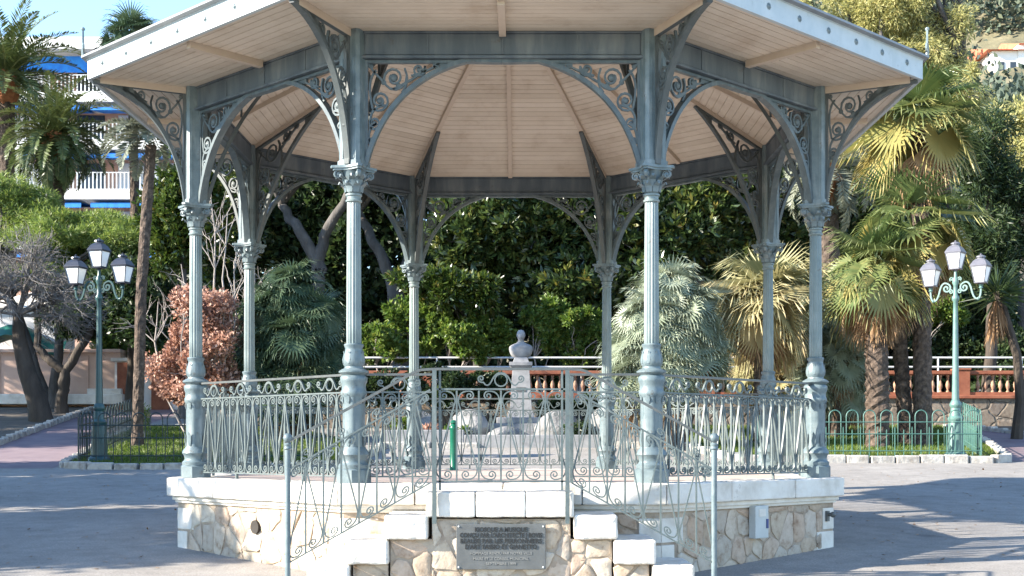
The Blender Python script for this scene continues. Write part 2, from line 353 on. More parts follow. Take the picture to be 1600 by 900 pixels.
# sun and sky
SUN_EL, SUN_AZ = R(24.5), math.atan2(-0.962, -0.272)     # direction towards the sun (x, y)
S = Vector((math.cos(SUN_EL)*math.sin(SUN_AZ), math.cos(SUN_EL)*math.cos(SUN_AZ), math.sin(SUN_EL)))
sl = bpy.data.lights.new('sun', 'SUN'); sl.energy = 4.6; sl.angle = R(0.5); sl.color = (1.0, 0.91, 0.78)
so = bpy.data.objects.new('sun', sl); COL.objects.link(so); so.rotation_euler = S.to_track_quat('Z', 'Y').to_euler(); so.location = (-30,-10,30)
w = bpy.data.worlds.new('World'); scene.world = w; w.use_nodes = True
nt = w.node_tree; bg = nt.nodes['Background']
sky = nt.nodes.new('ShaderNodeTexSky'); sky.sky_type = 'NISHITA'; sky.sun_disc = False
sky.sun_elevation = SUN_EL; sky.sun_rotation = SUN_AZ; sky.air_density = 1.0; sky.dust_density = 0.0; sky.ozone_density = 3.0
nt.links.new(sky.outputs[0], bg.inputs['Color']); bg.inputs['Strength'].default_value = 0.13
scene.view_settings.view_transform = 'Standard'; scene.view_settings.look = 'None'
scene.view_settings.exposure = 2.0; scene.view_settings.gamma = 1.0

# ------------------------------------------------------------------ setting: ground, hills, paths
def sheet(name, poly, off, mat, kind='structure'):
    bm = bmesh.new(); vs = [bm.verts.new((p[0], p[1], 0)) for p in poly]; bm.faces.new(vs)
    bmesh.ops.bisect_plane(bm, geom=bm.verts[:]+bm.edges[:]+bm.faces[:], plane_co=(0,12,0), plane_no=(0,1,0))
    for v in bm.verts: v.co.z = g(v.co.y) + off
    bmesh.ops.recalc_face_normals(bm, faces=bm.faces)
    if sum(f.normal.z for f in bm.faces) < 0: bmesh.ops.reverse_faces(bm, faces=bm.faces)
    me = bpy.data.meshes.new(name); bm.to_mesh(me); bm.free(); me.materials.append(mat)
    o = bpy.data.objects.new(name, me); COL.objects.link(o); tag(o, kind=kind); return o

def asphalt():
    m, nt, b = new_mat('plaza_asphalt')
    tc = N(nt, 'ShaderNodeTexCoord')
    n1 = N(nt, 'ShaderNodeTexNoise', Scale=0.45, Detail=5.0); n2 = N(nt, 'ShaderNodeTexNoise', Scale=55.0, Detail=3.0)
    n3 = N(nt, 'ShaderNodeTexNoise', Scale=130.0, Detail=2.0)
    for n in (n1, n2, n3): nt.links.new(tc.outputs['Object'], n.inputs['Vector'])
    r1 = ramp(nt, n1.outputs['Fac'], [(0.3,(0.255,0.236,0.213)),(0.5,(0.295,0.273,0.247)),(0.7,(0.335,0.312,0.284))])
    r2 = ramp(nt, n2.outputs['Fac'], [(0.3,(0.72,0.72,0.72)),(0.55,(1,1,1)),(0.75,(1.25,1.24,1.22))])
    mu = N(nt, 'ShaderNodeMix', data_type='RGBA', blend_type='MULTIPLY'); mu.inputs[0].default_value = 1.0
    nt.links.new(r1.outputs['Color'], mu.inputs[6]); nt.links.new(r2.outputs['Color'], mu.inputs[7])
    n4 = N(nt, 'ShaderNodeTexNoise', Scale=0.9, Detail=7.0, Roughness=0.7); n5 = N(nt, 'ShaderNodeTexVoronoi', Scale=38.0); n6 = N(nt, 'ShaderNodeTexNoise', Scale=4.0, Detail=6.0)
    for n in (n4, n5, n6): nt.links.new(tc.outputs['Object'], n.inputs['Vector'])
    r4 = ramp(nt, n4.outputs['Fac'], [(0.28,(0.55,0.53,0.52)),(0.40,(0.95,0.95,0.95)),(0.62,(1.0,1.0,1.0)),(0.75,(1.08,1.07,1.05))])
    r5 = ramp(nt, n5.outputs['Distance'], [(0.05,(1.5,1.48,1.44)),(0.16,(1.0,1.0,1.0)),(0.6,(0.88,0.88,0.88))])
    r6 = ramp(nt, n6.outputs['Fac'], [(0.32,(0.84,0.84,0.84)),(0.6,(1.05,1.05,1.05))])
    o_ = mu.outputs[2]
    for r_ in (r4, r5, r6):
        m_ = N(nt, 'ShaderNodeMix', data_type='RGBA', blend_type='MULTIPLY'); m_.inputs[0].default_value = 0.9
        nt.links.new(o_, m_.inputs[6]); nt.links.new(r_.outputs['Color'], m_.inputs[7]); o_ = m_.outputs[2]
    nt.links.new(o_, b.inputs['Base Color']); b.inputs['Roughness'].default_value = 0.9
    bp = N(nt, 'ShaderNodeBump', Strength=0.6, Distance=0.006); nt.links.new(n3.outputs['Fac'], bp.inputs['Height'])
    nt.links.new(bp.outputs['Normal'], b.inputs['Normal'])
    return m
M['asphalt'] = asphalt()
sheet('ground', [(-400,-150),(400,-150),(400,420),(-400,420)], 0.0, M['asphalt'])

def hill_h(X, Y):
    t = np.clip((X+20)/70, 0, 1); t = t*t*(3-2*t)
    return gz(Y) + 0.12 + t*np.clip(Y-46, 0, None)*0.53 + np.clip(Y-110,0,None)*0.06 + np.sin(X*0.13+Y*0.07)*0.9*np.clip((Y-60)/60,0,1)
nx, ny = 90, 60
gx = np.linspace(-330, 330, nx); gy = np.linspace(44, 330, ny)
XX, YY = np.meshgrid(gx, gy); ZZ = hill_h(XX, YY)
ii = np.arange(nx*ny).reshape(ny, nx)
FF = np.stack([ii[:-1,:-1], ii[:-1,1:], ii[1:,1:], ii[1:,:-1]], -1).reshape(-1,4)
M['hill'] = noisy('hill_scrub', [(0.09,0.085,0.05),(0.15,0.135,0.08),(0.21,0.185,0.115)], 0.4, 0.95, 0.5, 1.2, bdist=0.4)
tag(fast_mesh('hills', np.stack([XX,YY,ZZ],-1).reshape(-1,3), FF, M['hill']), kind='structure')

# ------------------------------------------------------------------ foliage generators
def rand_dir(n, rng):
    return nrm(rng.normal(size=(n,3)))
def leaves(P, D, Ln, Wd, rng, fold=0.25, side=None):
    n = len(P)
    Ln = np.broadcast_to(np.asarray(Ln, float).reshape(-1,1), (n,1)); Wd = np.broadcast_to(np.asarray(Wd, float).reshape(-1,1), (n,1))
    D = nrm(D)
    if side is None: side = rand_dir(n, rng)
    Sd = nrm(np.cross(D, side)); Nn = np.cross(D, Sd)
    m = P + D*Ln*0.5
    V = np.stack([P, m+Sd*Wd/2+Nn*Wd*fold, P+D*Ln, m-Sd*Wd/2+Nn*Wd*fold], 1).reshape(-1,3)
    F = np.arange(4*n).reshape(n,4)
    return V, F
def pack(parts):
    V = []; F = []; o = 0
    for v, f in parts:
        V.append(v); F.append(f+o); o += len(v)
    return np.concatenate(V), np.concatenate(F)
def clump_points(clumps, n, rng, sub=14, subr=0.36, fill=0.45):
    """points + outward directions spread over sub-clumps near the surface of each ellipsoid"""
    vol = np.array([c[3]*c[4]*c[5] for c in clumps])**0.72; cnt = np.maximum((n*vol/vol.sum()).astype(int), 20)
    P = []; D = []
    for c, k in zip(clumps, cnt):
        C = np.array(c[:3]); A = np.array(c[3:6])
        sd = rand_dir(sub, rng); sd[:,2] = sd[:,2]*0.85+0.12
        sr = rng.uniform(0.5, 0.92, size=(sub,1)); sc = sd*sr
        rad = subr*rng.uniform(0.7, 1.35, size=sub)
        which = rng.integers(0, sub, k)
        d = rand_dir(k, rng); u = rng.uniform(0,1,(k,1))**fill
        P.append(C + (sc[which] + d*u*rad[which][:,None])*A)
        D.append(nrm(d + sd[which]*0.5))
    return np.concatenate(P), np.concatenate(D)
def crown(name, clumps, n, Ln, Wd, lm, rng, parent, up=0.25, sub=14, subr=0.36, droop=0.0, per=1, fold=0.25):
    k = n//per
    P, D = clump_points(clumps, k, rng, sub, subr)
    t0 = np.clip(rng.normal(0.42, 0.2, len(P)), 0, 1)
    if per > 1:                                  # rosettes: several leaves spring from each twig tip
        P = np.repeat(P, per, 0); D = np.repeat(D, per, 0); t0 = np.repeat(t0, per)
        D = nrm(D*0.9 + rand_dir(len(P), rng)*0.9)
    else:
        D = nrm(D + rand_dir(len(P), rng)*0.9)
    D[:,2] += up - droop; 
    ln = Ln*rng.uniform(0.65, 1.25, len(P)); wd = Wd*rng.uniform(0.7, 1.2, len(P))
    V, F = leaves(P, D, ln, wd, rng, fold)
    t = np.clip(t0 + rng.normal(0, 0.13, len(P)), 0, 1)
    return fast_mesh(name, V, F, lm, parent, np.repeat(t, 4))
def limb(a, b, r0, r1, rng, sag=0.15, k=7):
    a = np.array(a, float); b = np.array(b, float); t = np.linspace(0,1,k)[:,None]
    P = a + (b-a)*t; d = np.linalg.norm(b-a)
    P += np.array([rng.normal(0,1), rng.normal(0,1), 0.8])*sag*d*0.5*np.sin(PI*t)*np.array([1,1,1.0])
    P[1:-1] += rng.normal(0, 0.02*d, (k-2,3))
    return P, np.linspace(r0, r1, k)
def leafy_tree(name, label, cat, base, stems, clumps, n, Ln, Wd, lm, bark, seed, group=None, r0=0.22, per=1, up=0.25, droop=0.0, sub=14, subr=0.36, crown_name='crown', stem_name='trunk', fold=0.25):
    """stems: list of polylines in local coordinates; limbs run from the nearest stem tip to each clump"""
    rng = np.random.default_rng(seed)
    root = empty(name, base, label, cat, group)
    mb = MB(); tips = []
    for s in stems:
        s = np.array(s, float); m = len(s)
        t = np.linspace(0, m-1, 4*(m-1)+1); P = np.stack([np.interp(t, np.arange(m), s[:,q]) for q in range(3)], 1)
        P[1:-1] += rng.normal(0, r0*0.12, (len(P)-2,3))
        rr = np.linspace(r0, r0*0.5, len(P)); rr[0] *= 1.35
        mb.tube(P, rr, 9); tips.append((P[-1], r0*0.5)); tips.append((P[int(len(P)*0.7)], r0*0.5))
    for c in clumps:
        C = np.array(c[:3]); q = min(tips, key=lambda e: np.linalg.norm(e[0]-C))
        P, rr = limb(q[0], C, q[1]*0.75, r0*0.12, rng); mb.tube(P, rr, 6)
        for _ in range(2):
            e = C + rand_dir(1, rng)[0]*np.array(c[3:6])*0.7
            P2, r2 = limb(P[4], e, rr[4]*0.7, r0*0.05, rng, k=5); mb.tube(P2, r2, 5)
    mb.build(stem_name, bark, root, smooth=60)
    crown(crown_name, clumps, n, Ln, Wd, lm, rng, root, up, sub, subr, droop, per, fold)
    return root
def blob_clumps(c, A, k, rng, r=0.42, far=0.72):
    """k overlapping clumps filling an ellipsoid (centre c, half-axes A)"""
    out = []
    for i in range(k):
        d = rand_dir(1, rng)[0]*rng.uniform(0.25, far)
        rr = r*rng.uniform(0.8, 1.3)
        out.append((c[0]+d[0]*A[0], c[1]+d[1]*A[1], c[2]+d[2]*A[2], A[0]*rr, A[1]*rr, A[2]*rr))
    return out

def palm_trunk(P, r0, r1, bump=0.10, n=14, rings=40, rng=rs, flare=1.5):
    P = np.array(P, float); m = len(P)
    t = np.linspace(0, m-1, rings+1); Q = np.stack([np.interp(t, np.arange(m), P[:,q]) for q in range(3)], 1)
    V = []; F = []
    for i in range(rings+1):
        s = i/rings; rr = r0+(r1-r0)*s
        if s < 0.08: rr *= 1+(flare-1)*(1-s/0.08)
        for k in range(n):
            a = 2*PI*k/n
            q = rr*(1+bump*0.7*(((2*i+k) % 3)-1)*(0.4+rng.uniform(0,1))+rng.normal(0, bump*0.45))
            V.append((Q[i][0]+q*math.cos(a), Q[i][1]+q*math.sin(a), Q[i][2]+rng.normal(0, 0.01)))
    for i in range(rings):
        for k in range(n):
            l = (k+1) % n
            F.append((i*n+k, i*n+l, (i+1)*n+l, (i+1)*n+k))
    mb = MB(); mb.add(V, F); return mb
def feather_crown(c, n, Lf, rng, e_hi=78, e_lo=-25, droop=70, leaf=0.45, wd=0.05, st=46, vee=0.35):
    parts = []; tones = []
    for i in range(n):
        az = i*2.39996 + rng.normal(0,0.15); u = i/(n-1)
        e0 = e_hi + (e_lo-e_hi)*u**0.85 + rng.normal(0,5); Lx = Lf*rng.uniform(0.85,1.1)
        k = 14; t = np.linspace(0,1,k); el = np.radians(e0 - droop*rng.uniform(0.75,1.2)*t**1.3*(0.55+0.45*math.cos(math.radians(max(e0,0)))))
        h = np.cos(el); dv = np.stack([h*math.cos(az), h*math.sin(az), np.sin(el)], 1)
        P = np.array(c) + np.concatenate([np.zeros((1,3)), np.cumsum(dv[:-1]*(Lx/(k-1)), 0)])
        s = np.linspace(0.12, 0.995, st)
        Q = np.stack([np.interp(s, t, P[:,q]) for q in range(3)],1); T = nrm(np.stack([np.interp(s, t, dv[:,q]) for q in range(3)],1))
        Sd = np.array([-math.sin(az), math.cos(az), 0.0]); Up = nrm(np.cross(T, np.broadcast_to(Sd, T.shape))); Up *= np.sign(Up[:,2:3]+1e-6)
        ll = leaf*np.clip(np.sin(PI*np.clip(s*0.86+0.12,0,1)), 0.12, 1)**0.7
        tn = np.clip(0.25+0.5*(1-u)*0.8+rng.normal(0,0.1), 0, 1)
        for sg in (-1, 1):
            D = T*0.62 + Sd*sg*0.75 + Up*vee + rng.normal(0,0.10,(st,3)); D[:,2] -= 0.12
            v, f = leaves(Q, D, ll*rng.uniform(0.85,1.1,st), wd, rng, 0.1, side=Up+rng.normal(0,0.25,(st,3)))
            parts.append((v,f)); tones.append(np.full(len(v), tn)+np.repeat(rng.normal(0,0.08,st),4))
        W = 0.035*Lf/3
        V = np.concatenate([P+Sd*W, P-Sd*W], 0)*1.0; V[k:, 2] -= 0.0
        V = np.concatenate([P+Sd*W*np.linspace(1,0.15,k)[:,None], P-np.array([0,0,W])*np.linspace(1.6,0.2,k)[:,None], P-Sd*W*np.linspace(1,0.15,k)[:,None]],0)
        F = [(j, j+1, k+j+1, k+j) for j in range(k-1)]+[(k+j, k+j+1, 2*k+j+1, 2*k+j) for j in range(k-1)]
        parts.append((V, np.array(F))); tones.append(np.full(len(V), 0.9))
    V, F = pack(parts); return V, F, np.clip(np.concatenate(tones),0,1)
def fan_crown(c, n, Rb, lp, rng, e_hi=85, e_lo=-30, seg=30, spread=125, droop=0.25, tone=(0.2,0.8), blade=(20,70), az0=0.0, az_span=None):
    parts = []; tones = []
    for i in range(n):
        u = i/max(n-1,1); az = az0 + (i*2.39996 if az_span is None else rng.uniform(-az_span, az_span)) + rng.normal(0,0.2)
        e = math.radians(e_hi+(e_lo-e_hi)*u**0.9 + rng.normal(0,7)); lpp = lp*rng.uniform(0.7,1.15); Rr = Rb*rng.uniform(0.8,1.12)
        d = np.array([math.cos(e)*math.cos(az), math.cos(e)*math.sin(az), math.sin(e)])
        H = np.array(c)+d*lpp; Sd = np.array([-math.sin(az), math.cos(az), 0.0])
        e2 = e - math.radians(rng.uniform(*blade)); A = np.array([math.cos(e2)*math.cos(az), math.cos(e2)*math.sin(az), math.sin(e2)])
        tw = rng.normal(0,0.25); Nn = np.cross(Sd, A); Sd2 = Sd*math.cos(tw)+Nn*math.sin(tw); Nn = np.cross(Sd2, A)
        an = np.radians(np.linspace(-spread, spread, seg)); 
        D = A*np.cos(an)[:,None] + Sd2*np.sin(an)[:,None] + Nn*(0.12+0.12*np.abs(np.sin(an)))[:,None]*-1
        D[:,2] -= droop*rng.uniform(0.4,1.2)
        ln = Rr*(0.72+0.28*np.cos(an*0.9))*rng.uniform(0.9,1.08,seg)
        v, f = leaves(np.broadcast_to(H,(seg,3)).copy(), D, ln, Rr*2*math.radians(spread)/seg*0.52, rng, 0.22, side=np.broadcast_to(Nn,(seg,3)))
        D2 = nrm(D)*1.0; D2[:,2] -= rng.uniform(0.5,1.3,seg); v2, f2 = leaves(H+nrm(D)*(ln*0.86)[:,None], D2, ln*0.36, 0.022*Rr/0.9, rng, 0.1); v, f = pack([(v,f),(v2,f2)])
        tn = tone[0]+(tone[1]-tone[0])*(1-u) + rng.normal(0,0.12)
        parts.append((v,f)); tn2 = np.repeat(rng.normal(0,0.08,seg),4); tones.append(np.concatenate([tn+tn2, tn+tn2+0.15]))
        W = 0.018
        V = np.array([np.array(c)+Sd*W, np.array(c)-Sd*W, H-Sd*W*0.7, H+Sd*W*0.7]); parts.append((V, np.array([[0,1,2,3]]))); tones.append(np.full(4, 0.6))
    V, F = pack(parts); return V, F, np.clip(np.concatenate(tones),0,1)
def twigs(root, dirs, Ln, r, depth, rng, mb, spread=0.55, kids=3):
    stack = [(np.array(root,float), nrm(np.array(d,float)), Ln, r, depth) for d in dirs]
    while stack:
        p, d, l, rr, dep = stack.pop()
        q = p + d*l*0.5 + rng.normal(0, 0.06*l, 3); e = q + nrm(d+rng.normal(0,0.18,3))*l*0.5
        mb.tube([p, q, e], [rr, rr*0.85, rr*0.65], 4 if dep < 3 else 6, caps=False)
        if dep > 0:
            for _ in range(kids):
                f = rng.uniform(0.35,1.0); b = p+(e-p)*f if f < 0.9 else e
                nd = nrm(d + rng.normal(0, spread, 3)); 
                stack.append((b, nd, l*rng.uniform(0.6,0.85), rr*0.6, dep-1))
#@@PART2
# ------------------------------------------------------------------ the bandstand
band = empty('bandstand', (0,0,0), 'octagonal green iron bandstand with boarded roof on a rubble stone platform', 'bandstand')
RC = 3.92; PH = 0.80
def octa(r, z=None):          # r = circumradius
    return [(r*math.cos(R(-112.5+45*k)), r*math.sin(R(-112.5+45*k))) for k in range(8)]
C8 = math.cos(R(22.5)); T8 = math.tan(R(22.5))
thetas = [-67.5+45*k for k in range(8)]           # columns
norms = [-90+45*k for k in range(8)]              # sides
def side_pt(phi, r, u, z=0):
    """point on side with normal phi: apothem r, u along the side (to the right seen from outside)"""
    a = R(phi); return (r*math.cos(a)-u*math.sin(a), r*math.sin(a)+u*math.cos(a), z)

# platform
mb = MB(); mb.prism(octa(4.12), -0.7, 0.512); base = mb.build('stone_base', M['mortar'], band)
for k in range(8):
    th = R(-112.5+45*k); mb = MB()
    for sg in (-1, 1):
        a = th + sg*R(112.5); c = (4.115*math.cos(th), 4.115*math.sin(th)); d = (math.cos(a), math.sin(a))
        for j in range(3):
            ln = (0.22, 0.34, 0.20)[(j+(sg>0)) % 3]
            mb.box((c[0]+d[0]*ln/2, c[1]+d[1]*ln/2, 0.33-0.27*j), (ln, 0.03, 0.245), a)
    mb.build('corner_stone', M['white_stone'], base, bevel=0.008)
mb = MB(); mb.prism(octa(4.155), 0.512, 0.545); mb.prism(octa(4.19), 0.545, 0.59); mb.build('moulding', M['white_stone'], band, bevel=0.006)
mb = MB(); mb.prism(octa(3.72), 0.50, 0.797); mb.build('platform_floor', M['concrete'], band)
rr_ = random.Random(3)
for k, phi in enumerate(norms):
    mb = MB(); half = 4.25*C8*T8; n = 3 if k % 2 else 4
    cuts = [-half] + [-half + 2*half*(i+rr_.uniform(-0.12,0.12))/n for i in range(1,n)] + [half]
    for i in range(n):
        u0, u1 = cuts[i]+0.004, cuts[i+1]-0.004
        r0, r1 = 3.43, 4.25*C8 + rr_.uniform(-0.006, 0.006)
        f = lambda r, u: side_pt(phi, r, u)[:2]
        q = r0*T8
        mb.prism([f(r0, max(u0,-q)), f(r1, u0), f(r1, u1), f(r0, min(u1,q))], 0.592, PH+rr_.uniform(-0.002,0.003))
    weather(mb.build('coping_stone', M['white_stone'], band, bevel=0.014), 0.016, lv=4)

def stones(faces, seed, dx=0.23, dz=0.25):
    """irregular stones standing proud of the mortar; faces = (origin, right, normal, width, z0, z1)"""
    rg_ = np.random.default_rng(seed); V = []; F = []; T = []
    for (o, rt, nm, W_, z0, z1) in faces:
        o, rt, nm = np.array(o, float), np.array(rt, float), np.array(nm, float); H_ = z1-z0
        nx_, nz_ = max(1, round(W_/dx)), max(1, round(H_/dz)); sd = []
        for i in range(-1, nx_+1):
            for j in range(-1, nz_+1): sd.append(((i+0.5+0.5*(j % 2)+rg_.uniform(-0.55,0.55))*W_/nx_, (j+0.5+rg_.uniform(-0.5,0.5))*H_/nz_))
        sd = np.array(sd); kp = [True]*len(sd)
        for a in range(len(sd)):
            if any(kp[b] and np.hypot(*(sd[a]-sd[b])) < 0.12 for b in range(a)): kp[a] = False
        sd = sd[np.array(kp)]
        for c in sd:
            P = [(0.006,0.006),(W_-0.006,0.006),(W_-0.006,H_-0.006),(0.006,H_-0.006)]
            for q in sd:
                d2 = np.hypot(*(q-c))
                if d2 < 1e-6 or d2 > 3.5*max(dx,dz): continue
                mid = (q+c)/2; nn = (q-c)/d2; lim = mid@nn-0.009; out = []
                for a, b in zip(P, P[1:]+P[:1]):
                    da, db = a[0]*nn[0]+a[1]*nn[1]-lim, b[0]*nn[0]+b[1]*nn[1]-lim
                    if da <= 0: out.append(a)
                    if da*db < 0: t = da/(da-db); out.append((a[0]+(b[0]-a[0])*t, a[1]+(b[1]-a[1])*t))
                P = out
                if len(P) < 3: break
            if len(P) < 3: continue
            P = np.array(P); ar = 0.5*abs(np.dot(P[:,0],np.roll(P[:,1],1))-np.dot(P[:,1],np.roll(P[:,0],1)))
            if ar < 0.004: continue
            Q = []                                                  # chamfered, slightly ragged outline
            for a, b in zip(P, np.roll(P,-1,0)):
                for t in (0.14, 0.5, 0.86): Q.append(a+(b-a)*t+rg_.normal(0,0.004,2))
            Q = np.array(Q); cc_ = Q.mean(0); n_ = len(Q); base_ = len(V); h_ = rg_.uniform(0.006,0.018); tilt = rg_.normal(0,0.035,2); t_ = rg_.uniform(0,1)
            for sc_, hh_ in ((1.0,-0.005),(0.985,h_*0.55),(0.90,h_),(0.45,h_*1.12)):
                for p in Q:
                    x, z = cc_+(p-cc_)*sc_; hz_ = hh_+(0 if hh_ < 0 else (p-cc_)@tilt*sc_+rg_.normal(0,0.0022))
                    V.append(o+rt*x+np.array((0,0,z0+z))+nm*hz_); T.append(t_)
            V.append(o+rt*cc_[0]+np.array((0,0,z0+cc_[1]))+nm*h_*1.14); T.append(t_)
            for L_ in range(3):
                for k in range(n_):
                    l = (k+1) % n_; F.append((base_+L_*n_+k, base_+L_*n_+l, base_+(L_+1)*n_+l, base_+(L_+1)*n_+k))
            for k in range(n_): F.append((base_+3*n_+k, base_+3*n_+(k+1) % n_, base_+4*n_))
    return V, F, T
def stone_part(name, faces, seed, parent, **kw):
    V, F, T = stones(faces, seed, **kw); mb = MB(); mb.add(V, F); o = mb.build(name, M['stone'], parent, smooth=38)
    at_ = o.data.attributes.new('tone','FLOAT','POINT'); at_.data.foreach_set('value', np.array(T, np.float32)); return o
fs = []
for phi in norms:
    a_ = R(phi); hw = 4.12*C8*T8
    if phi == -90:                                     # the stairs hide the middle
        fs.append((side_pt(phi,4.12*C8,-hw+0.24), (-math.sin(a_),math.cos(a_),0), (math.cos(a_),math.sin(a_),0), hw*2-0.48, -0.25, 0.505))
    else: fs.append((side_pt(phi,4.12*C8,-hw+0.25), (-math.sin(a_),math.cos(a_),0), (math.cos(a_),math.sin(a_),0), hw*2-0.50, -0.25, 0.505))
for i_, f_ in enumerate(fs): stone_part('stone_facing', [f_], 31+i_, base, dx=0.235, dz=0.24)
# wall fittings
def wall_frame(phi, u, z, r=4.12*C8):
    return side_pt(phi, r, u, z), R(phi)+PI/2
p, a = wall_frame(-45, 0.0, 0.355, 4.12*C8+0.065)
mb = MB(); mb.box((0,0,0), (0.24,0.09,0.35)); bx = mb.build('electric_box', M['box_grey'], band, p, a, bevel=0.008)
mb = MB(); mb.box((0.0,-0.047,0.10), (0.12,0.006,0.08)); mb.build('name_label', M['white_stone'], bx)
mb = MB(); mb.box((0.09,-0.05,-0.02), (0.03,0.012,0.10)); mb.build('latch', M['navy'], bx)
p, a = wall_frame(-135, 0.05, 0.30, 4.12*C8+0.025)
mb = MB(); mb.tube([(0,0.02,0),(0,-0.012,0)], 0.075, 14); mb.build('drain_hole', M['dark'], band, p, a)
p, a = wall_frame(-45, 1.42, 0.36, 4.12*C8)
mb = MB(); mb.box((0,-0.02,0), (0.05,0.04,0.12)); mb.tube([(0,-0.04,0.02),(0,-0.09,0.02)], 0.022, 8); mb.ball((0,-0.1,0.02), 0.035); mb.build('tap_valve', M['plaque'], band, p, a, smooth=50)

# columns -----------------------------------------------------------
def fl(k, z): return 1.0 if (k % 2 == 0) else 0.90
mb = MB(); mb.lathe([(0.066,2.19),(0.076,2.21),(0.076,2.4),(0.073,3.0),(0.068,3.62),(0.060,3.64)], 32, mod=fl)
ring = [(0.066,3.62),(0.082,3.63),(0.084,3.645),(0.072,3.655),(0.072,3.68),(0.084,3.69),(0.084,3.705),(0.074,3.715)]
mb.lathe(ring, 20)
col0 = mb.build('column', M['pale_paint'], band, smooth=35)
mb = MB()
mb.lathe([(0.175,PH),(0.175,0.93),(0.16,0.945)], 8, rot=R(22.5))
mb.lathe([(0.155,0.945),(0.158,0.98),(0.135,1.0),(0.128,1.02),(0.138,1.06),(0.158,1.085),(0.150,1.115),(0.122,1.15),(0.118,1.16)], 24)
mb.lathe([(0.116,1.16),(0.112,1.3),(0.112,1.62),(0.116,1.66)], 24, mod=lambda k,z: 1.0 if k % 3 else 0.93)
mb.lathe([(0.116,1.66),(0.130,1.69),(0.132,1.72),(0.122,1.735),(0.120,1.79),(0.134,1.82),(0.138,1.86),(0.128,1.875),(0.112,1.885),(0.150,1.91),(0.152,1.925),(0.120,1.945),(0.096,1.955),(0.092,1.97),(0.106,1.99),(0.112,2.02),(0.112,2.05),(0.104,2.09),(0.090,2.13),(0.086,2.155),(0.096,2.175),(0.100,2.19),(0.094,2.20),(0.066,2.2)], 24)
for k in range(8):      # applied leaves on the vase and drum
    a = 2*PI*k/8
    for (z0, r0, h, wd) in ((2.0,0.112,0.13,0.045),(1.17,0.119,0.16,0.05),(1.60,0.116,0.09,0.04)):
        ca, sa = math.cos(a), math.sin(a)
        V = []
        for (t, ww, o) in ((0,0.25,0.0),(0.35,0.5,0.010),(0.75,0.42,0.006),(1.0,0.06,0.022)):
            rr = (r0-(0.022*t if z0 > 1.9 else 0.0))+o
            for s in (-1, 0, 1):
                V.append((rr*ca*(1.0 if s == 0 else 0.985)-s*wd*ww*sa, rr*sa*(1.0 if s == 0 else 0.985)+s*wd*ww*ca, z0+h*t))
        F = []
        for i in range(3):
            for j in range(2): F.append((i*3+j, i*3+j+1, i*3+j+4, i*3+j+3))
        mb.add(V, F)
mb.build('pedestal', M['paint'], col0, smooth=40)
mb = MB()
mb.lathe([(0.072,3.715),(0.078,3.76),(0.088,3.84),(0.112,3.91),(0.125,3.935)], 20)
for tier, (z0, h, n, r0, off, curl) in enumerate(((3.72,0.10,8,0.076,0,0.03),(3.77,0.12,8,0.082,0.5,0.045))):
    for k in range(n):
        a = 2*PI*(k+off)/n; ca, sa = math.cos(a), math.sin(a); V = []; F = []
        for i, t in enumerate((0,0.3,0.6,0.85,1.0,0.93)):
            rr = r0+0.012+0.03*t**2+(curl*(t > 0.8))+(0.014 if i == 5 else 0); ww = (0.030,0.036,0.034,0.026,0.016,0.008)[i]
            zz = z0+h*t-(0.02 if i == 5 else 0)
            for s in (-1,0,1): V.append(((rr+(0.006 if s == 0 else 0))*ca-s*ww*sa, (rr+(0.006 if s == 0 else 0))*sa+s*ww*ca, zz))
        for i in range(5):
            for j in range(2): F.append((i*3+j, i*3+j+1, i*3+j+4, i*3+j+3))
        mb.add(V, F)
def spiral(c, r0, a0, turns, sg=1, r1=0.18, k=None):
    n = k or int(11*turns)+3
    t = np.linspace(0,1,n); rr = r0*(1-(1-r1)*t**0.85); a = a0+sg*2*PI*turns*t
    return np.stack([c[0]+rr*np.cos(a), c[1]+rr*np.sin(a)], 1)
for k in range(4):      # corner volutes
    a = PI/4+PI/2*k; ca, sa = math.cos(a), math.sin(a)
    s = spiral((0.165,3.895), 0.042, PI/2, 1.4, -1); s = np.concatenate([np.array([(0.095,3.80),(0.11,3.86),(0.13,3.92)]), s])
    mb.ribbon([(x*ca, x*sa, z) for x, z in s], 0.014, 0.034, (-sa,ca,0))
    mb.ball((0.165*ca,0.165*sa,3.895), 0.024, 8)
ab = []
for k in range(4):
    a = PI/4+PI/2*k
    ab += [(0.235*math.cos(a-0.10),0.235*math.sin(a-0.10)),(0.235*math.cos(a+0.10),0.235*math.sin(a+0.10)),
           (0.160*math.cos(a+0.42),0.160*math.sin(a+0.42)),(0.142*math.cos(a+PI/4),0.142*math.sin(a+PI/4)),(0.160*math.cos(a+PI/2-0.42),0.160*math.sin(a+PI/2-0.42))]
mb.prism([(0.9*x,0.9*y) for x,y in ab], 3.935, 3.955); mb.prism(ab, 3.955, 3.98)
mb.build('capital', M['paint'], col0, smooth=40)
mb = MB(); h = 0.118; c = 0.03
oc = [(h,-h+c),(h,h-c),(h-c,h),(-h+c,h),(-h,h-c),(-h,-h+c),(-h+c,-h),(h-c,-h)]
mb.prism(oc, 3.98, 5.34)
mb.prism([(x*1.12,y*1.12) for x,y in oc], 3.98, 4.03)
for a in range(4):
    ca, sa = math.cos(a*PI/2), math.sin(a*PI/2)
    for s in (-0.062, 0.062): mb.box((ca*0.119-sa*s, sa*0.119+ca*s, 4.55), (0.010,0.014,1.0), a*PI/2)
mb.build('upper_post', M['paint'], col0)
cols = [col0] + [dup(col0, band) for _ in range(7)]
cpos = []
for o, th in zip(cols, thetas):
    o.location = (RC*math.cos(R(th)), RC*math.sin(R(th)), 0); o.rotation_euler = (0,0,R(th)); cpos.append(o.location.copy())

